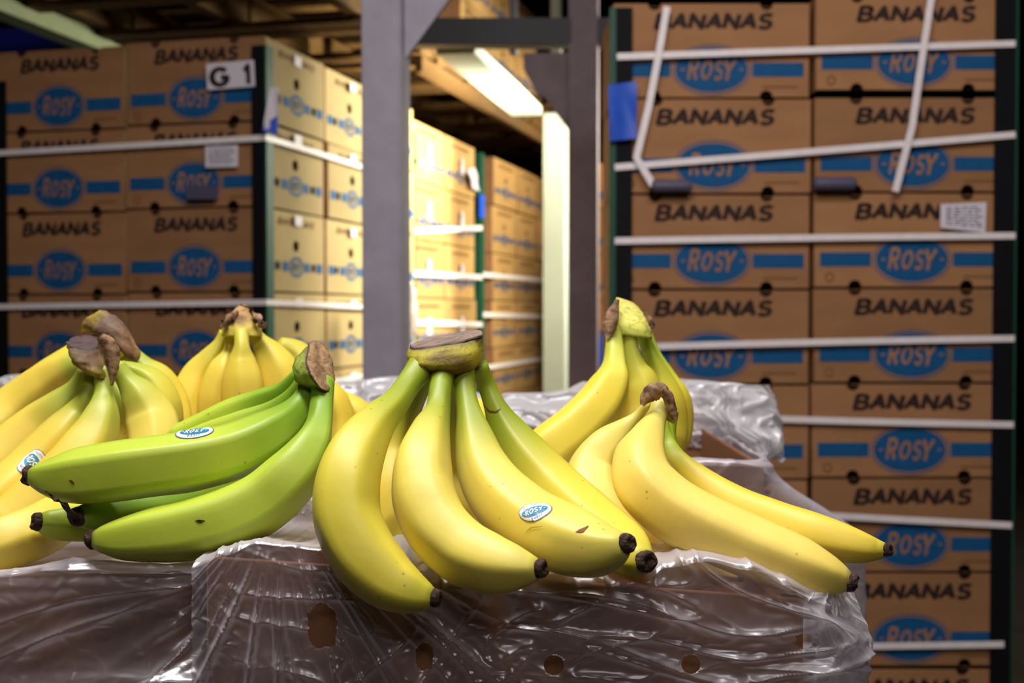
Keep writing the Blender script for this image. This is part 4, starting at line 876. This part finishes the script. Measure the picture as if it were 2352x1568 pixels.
# ================================================================== films
def interp(pts, x):
    if x <= pts[0][0]: return pts[0][1]
    for (a, b), (c, d) in zip(pts, pts[1:]):
        if x <= c: t = (x-a)/(c-a); t = t*t*(3-2*t); return b+(d-b)*t
    return pts[-1][1]
def ridged(x, y, k=3.0, sd=0.0): return (1-min(1, abs(noise.noise(Vector((x, y, sd))))*2.2))**k
def make_film(name, x0, x1, yf, yb, crest, bulge, fold, holes, m, zbot, label, nu=300, nv=230, left_wrap=False, inner=True, rimz=None, cat='plastic film', vtop=.20):
    """thin film pulled over the rim of a box: over the content, across the rim, down the front and round the right corner"""
    rad = .02; Lf = (x1-x0)-rad; La = rad*math.pi/2; Ls = .16 if bulge else .0
    tot = Lf+La+Ls; V = []; S = []; rz = rimz if rimz is not None else ZR
    for iv in range(nv+1):
        v = iv/nv
        for iu in range(nu+1):
            s = tot*iu/nu
            xe = min(x0+s, x1); zc = P(0, interp(crest, CX+xe/yf*F), yf).z
            if v < vtop: w_ = 1-v/vtop; z = rz-.004+(zc-rz+.004)*math.exp(-w_*9)+.004*noise.noise(Vector((s*14, w_*4, 5))); q = w_
            else: q = 0; z = zc+(zbot-zc)*(v-vtop)/(1-vtop)
            bl = bulge(z, zc) if bulge else 0
            if s <= Lf: p = Vector((x0+s, yf, z)); nn = Vector((0, -1, 0))
            elif s <= Lf+La: a = (s-Lf)/rad; p = Vector((x1-rad+rad*math.sin(a), yf+rad-rad*math.cos(a), z)); nn = Vector((math.sin(a), -math.cos(a), 0))
            else: p = Vector((x1, yf+rad+(s-Lf-La)*1.5, z)); nn = Vector((1, 0, 0))
            kx = sm(s, Lf-.05, Lf+La)
            p.x += bl*kx*(1 if s > Lf else (s-Lf+.05)/.05 if s > Lf-.05 else 0)
            if q > 0:
                tgt = Vector((min(max(p.x, x0+.02), x1-.05), yb, z)); p = p.lerp(tgt, q*.98 if inner else q*.05)
            d = fold(s, z, iu/nu, v)
            if q > 0: p += Vector((0, 0, 1))*d*.8+nn*d*math.exp(-q*14)
            else: p += nn*(d+.001)
            V.append(p); S.append((CX+p.x/p.y*F, z, s))
    # perforations: rim vertices are moved onto the outline, faces inside are left out
    dead = set(); W = nu+1
    for hx, hy, hr, kind in holes:
        for i, p in enumerate(V):
            if i < int(nv*vtop)*W: continue
            d3 = p-Vector((0, 0, H)); c = Vector((0, math.cos(TH), -math.sin(TH))); dep = d3.dot(c)
            X = d3.x/dep*F+CX-hx; Y = -(d3.dot(Vector((0, math.sin(TH), math.cos(TH)))))/dep*F+CY-hy
            an = math.atan2(Y, X); R = hr*(1 if kind == 'round' else (1+.55*abs(math.sin(an))**2+.28*noise.noise(Vector((math.cos(an)*3, math.sin(an)*3, 7)))+.1*noise.noise(Vector((math.cos(an)*11, math.sin(an)*11, 2)))))
            r = math.hypot(X, Y)
            if r < R-3.4: dead.add(i)
            if 0 < abs(r-R) < 3.4 and r > 1:
                k = R/r-1; p += (Vector((1, 0, 0))*X*k-Vector((0, 0, 1))*Y*k)*dep/F
                if i in dead: dead.discard(i)
    Fs = []
    for iv in range(nv):
        for iu in range(nu):
            q = (iv*W+iu, iv*W+iu+1, (iv+1)*W+iu+1, (iv+1)*W+iu)
            if not any(k in dead for k in q): Fs.append(q)
    o = obj(name, V, Fs, m, None, True); tag(o, label, cat); return o
def fold_front(s, z, u, v):
    x = s; zz_ = H-z
    # fan of folds running down and outwards from a gathered point at the left
    fx, fz = .055, .125; dx, dz = x-fx, zz_-fz; an = math.atan2(dx, dz+.01); rr_ = math.hypot(dx, dz)
    fan_ = ridged(an*3.4, rr_*2.2, 5, 1)*sm(rr_, .0, .10)*.0070+ridged(an*7.5+1, rr_*6, 5, 4)*.0034*sm(rr_, .01, .08)
    # long wavy folds on the right
    wr = noise.noise(Vector((x*7, zz_*9, 0)))*.6
    wav = ridged(x*5+wr, zz_*26-x*6+wr*2, 4, 2)*.0055+ridged(x*11+wr, zz_*52-x*9+wr*2, 4, 6)*.0028
    t = sm(x, .16, .27)
    cr = ridged(x*60+wr*3, zz_*60+wr*2, 3, 8)*.0010+ridged(x*26+wr*4, zz_*24, 5, 11)*.0026
    return fan_*(1-t)+wav*t+cr+.0035*(noise.noise(Vector((x*10, zz_*8, 3)))+.5)
def bulge_front(z, zc):
    d = zc-z; return .036*sm(d, .0, .035)-.018*sm(d, .05, .09) if d > 0 else 0
crestA = [(440, 1300), (520, 1270), (590, 1245), (660, 1252), (740, 1262), (800, 1300), (900, 1345), (1250, 1345), (1400, 1342), (1480, 1332), (1530, 1300), (1620, 1286), (1720, 1306), (1800, 1338), (1870, 1366), (1960, 1385)]
make_film('plastic_liner', XL1-.006, XR1+.004, .792, 1.27, crestA, bulge_front, fold_front,
          [(975, 1507, 20, 'torn'), (1272, 1527, 23, 'round'), (1587, 1525, 22, 'round'), (740, 1436, 33, 'torn'), (1848, 1472, 19, 'round')], M['film'], H-.33,
          'crinkled clear plastic liner with torn holes over the front centre box', 420, 300)
LN = [o for o in C.objects if o.name.startswith('plastic_liner')][-1]
def skirt(side, Y, par, m, label, sd=0, bow=.045, amp=1.0):
    V = []; nu, nv = 90, 120; ya, yb = side[0][0], side[-1][0]
    for iv in range(nv+1):
        y = ya+(yb-ya)*iv/nv; xa = interp([(a, b) for a, b, c in side], y); xb = interp([(a, c) for a, b, c in side], y)
        for iu in range(nu+1):
            u = iu/nu; xw = xa+13*noise.noise(Vector((y*.022, sd, 1)))+7*noise.noise(Vector((y*.07, sd, 2))); x = xw+(xb-xw)*u; w_ = noise.noise(Vector((u*2, y*.01, 3+sd)))
            d = amp*(.010*ridged(u*2.6+w_*.8+y*.002, y*.004, 2, 81+sd)+.005*ridged(u*6+w_*2, y*.012, 3, 82+sd)+.004*noise.noise(Vector((u*3, y*.02, 5+sd))))
            V.append(P(x, y+8*math.sin(u*3+sd)*sm(iv/nv, .1, .5), Y+bow*u*u-d))
    W = nu+1; o = obj('skirt', V, [(a*W+b, a*W+b+1, (a+1)*W+b+1, (a+1)*W+b) for a in range(nv) for b in range(nu)], m, par, True); o['label'] = label; return o
skirt([(1360, 1862, 1962), (1400, 1868, 1976), (1440, 1872, 1994), (1475, 1876, 2006), (1510, 1874, 2000), (1568, 1868, 1962), (1640, 1860, 1940)], .80, LN, M['film_milky'], 'loose milky skirt of film hanging past the box corner')
def fold_left(s, z, u, v):
    x = s; zz_ = H-z; dx, dz = .43-x, zz_-.17; an = math.atan2(dz, dx+.02); rr_ = math.hypot(dx, dz); w_ = noise.noise(Vector((x*6, zz_*8, 9)))*.5
    band = math.exp(-((zz_-(.272-.16*(x-.28)+ .003*noise.noise(Vector((x*20, 0, 0)))))/.018)**2)*.016
    roll = math.exp(-((zz_-.178-.03*(.4-x)-.004*noise.noise(Vector((x*8, 3, 0))))/.008)**2)*.007
    return ridged(an*4+w_, rr_*3, 5, 21)*.0045+ridged(x*9+w_, zz_*22+x*10, 5, 23)*.0026+band*(1+.4*noise.noise(Vector((x*9, zz_*160, 1))))+roll+ridged(x*50+w_, zz_*50, 3, 8)*.0008+.002
XL2 = P(456, 1300, .84).x
make_film('plastic_liner', XL2-.42, XL2-.002, .832, 1.28, [(-300, 1310), (0, 1318), (200, 1290), (330, 1288), (440, 1296), (470, 1306)], None, fold_left, [], M['film'], H-.36,
          'crinkled clear plastic liner over the dark front left box', 300, 240, rimz=H-.196)
def fold_gen(sd, amp, fx=30, fz=30):
    def f(s, z, u, v):
        w_ = noise.noise(Vector((s*8, z*8, sd)))*.8
        return amp*(ridged(s*fx*.35+w_, z*fz*.8+w_, 3, sd)+.5*ridged(s*fx+w_*2, z*fz*1.6, 3, sd+3)+.5*noise.noise(Vector((s*12, z*10, sd)))+.5)
    return f
make_film('plastic_liner', -.13, .268, 1.298, 1.70, [(900, 1080), (1500, 1078), (1600, 1066), (1700, 1064), (1770, 1072), (1850, 1100)], lambda z, zc: .10*sm(zc-z, 0, .09), fold_gen(31, .004, 22, 10), [(1705, 1142, 14, 'round')], M['film'], H-.42, 'clear plastic liner on the second row box, spreading at its right corner', 160, 110, inner=False)
# milky film standing in folds over the rear boxes
def ridge_film(name, pix, Y, drop, depth, m, label, sd, amp=.016, nu=220, nv=80):
    V = []; nrm_ = []; L_ = pix[-1][0]-pix[0][0]
    for iv in range(nv+1):
        v = iv/nv
        for iu in range(nu+1):
            u = iu/nu; px = pix[0][0]+L_*u; top = interp([(a, b) for a, b, c in pix], px); bot = interp([(a, c) for a, b, c in pix], px)
            w_ = noise.noise(Vector((u*5, v*2, sd)))
            if v < .3: q = 1-v/.3; p = P(px, top, Y); p = Vector((p.x, Y+depth*q, p.z-.05*q*q))
            else: q = (v-.3)/.7; p = P(px, top+(bot-top)*q, Y-.05*math.sin(q*2.2))
            x_, z_ = p.x*1.0, p.z
            d = ridged(x_*6+w_, z_*34+x_*5+w_*1.5, 2.5, sd)*amp+ridged(x_*22+w_*2, z_*60, 3, sd+5)*amp*.35+noise.noise(Vector((x_*9, z_*9, sd)))*amp
            p += Vector((.25*d*noise.noise(Vector((x_*14, z_*14, sd+9))), -d, .45*d*noise.noise(Vector((x_*10, v*3, sd+2)))))
            V.append(p)
    W = nu+1; Fs = [(iv*W+iu, iv*W+iu+1, (iv+1)*W+iu+1, (iv+1)*W+iu) for iv in range(nv) for iu in range(nu)]
    o = obj(name, V, Fs, m, None, True); tag(o, label, 'plastic film'); return o
ridge_film('plastic_liner', [(1120, 935, 1035), (1160, 905, 1030), (1240, 904, 1030), (1300, 898, 1030), (1350, 880, 1030), (1430, 868, 1030), (1560, 872, 1030), (1680, 878, 1030), (1740, 885, 1034), (1768, 905, 1045), (1790, 960, 1058), (1798, 1015, 1050)], 1.78, .1, .30, M['film_milky'],
           'milky crumpled plastic liner heaped along the rear boxes at the right', 51)
ridge_film('plastic_liner', [(700, 890, 1080), (780, 876, 1080), (900, 866, 1080), (1000, 874, 1075), (1100, 905, 1070), (1180, 925, 1060)], 1.86, .1, .30, M['film_milky'],
           'milky crumpled plastic liner seen between the green and centre bunches', 61)
ridge_film('plastic_liner', [(-120, 880, 1100), (-20, 880, 1100), (30, 862, 1090), (60, 872, 1090), (150, 900, 1090), (400, 905, 1090), (700, 905, 1080)], 1.80, .1, .30, M['film_milky'],
           'milky crumpled plastic liner at the left edge behind the bananas', 71)
# crumpled lobe at the right end of the rear liner
def lobe(cx, cy, Y, rx, ry, rd, label, sd, m):
    b = bmesh.new(); bmesh.ops.create_icosphere(b, subdivisions=5, radius=1); c = P(cx, cy, Y)
    for v in b.verts:
        n_ = v.co.copy(); k = 1+.22*noise.noise(n_*1.6+Vector((sd, 0, 0)))+.10*(ridged(n_.x*3, n_.z*5+n_.y*2, 2, sd)-.4)+.05*(ridged(n_.x*8, n_.z*9, 2, sd+2)-.4)
        v.co = c+Vector((n_.x*rx*Y/F, n_.y*rd, n_.z*ry*Y/F))*k
    me = bpy.data.meshes.new('crumpled_film'); b.to_mesh(me); b.free(); o = link('crumpled_film', me, m, None, True); tag(o, label, 'plastic film'); return o
RL = [o for o in C.objects if o.name.startswith('plastic_liner')][-3]
skirt([(884, 1560, 1768), (930, 1600, 1784), (970, 1650, 1778), (1010, 1690, 1798), (1035, 1712, 1800), (1062, 1722, 1768)], 1.70, RL, M['film_milky'], 'crumpled end of the liner hanging over the rear box corner', 7, .05, 1.9)
skirt([(958, 1580, 1760), (980, 1575, 1770), (1005, 1575, 1740), (1034, 1578, 1716)], 1.715, RL, M['film_milky'], 'pale lower fold of the liner over the rear box rim', 11, .02, .8)
lobe(665, 1175, .98, 55, 55, .03, 'crumpled film bulging between the green bunch and the centre bunch', 9, M['film'])
# crumpled wrap at the foot of the bright stack, beside the grey post
lobe(945, 715, 4.2, 13, 62, .03, 'shiny crumpled wrap hanging beside the pale grey post', 13, M['film_milky'])
o = bx('paper_sheet', P(1200, 990, 1.5).x, P(1330, 990, 1.5).x, 1.45, 1.62, ZR-.01, ZR-.007, M['paper']); tag(o, 'white paper sheet lying in the second row box', 'paper')
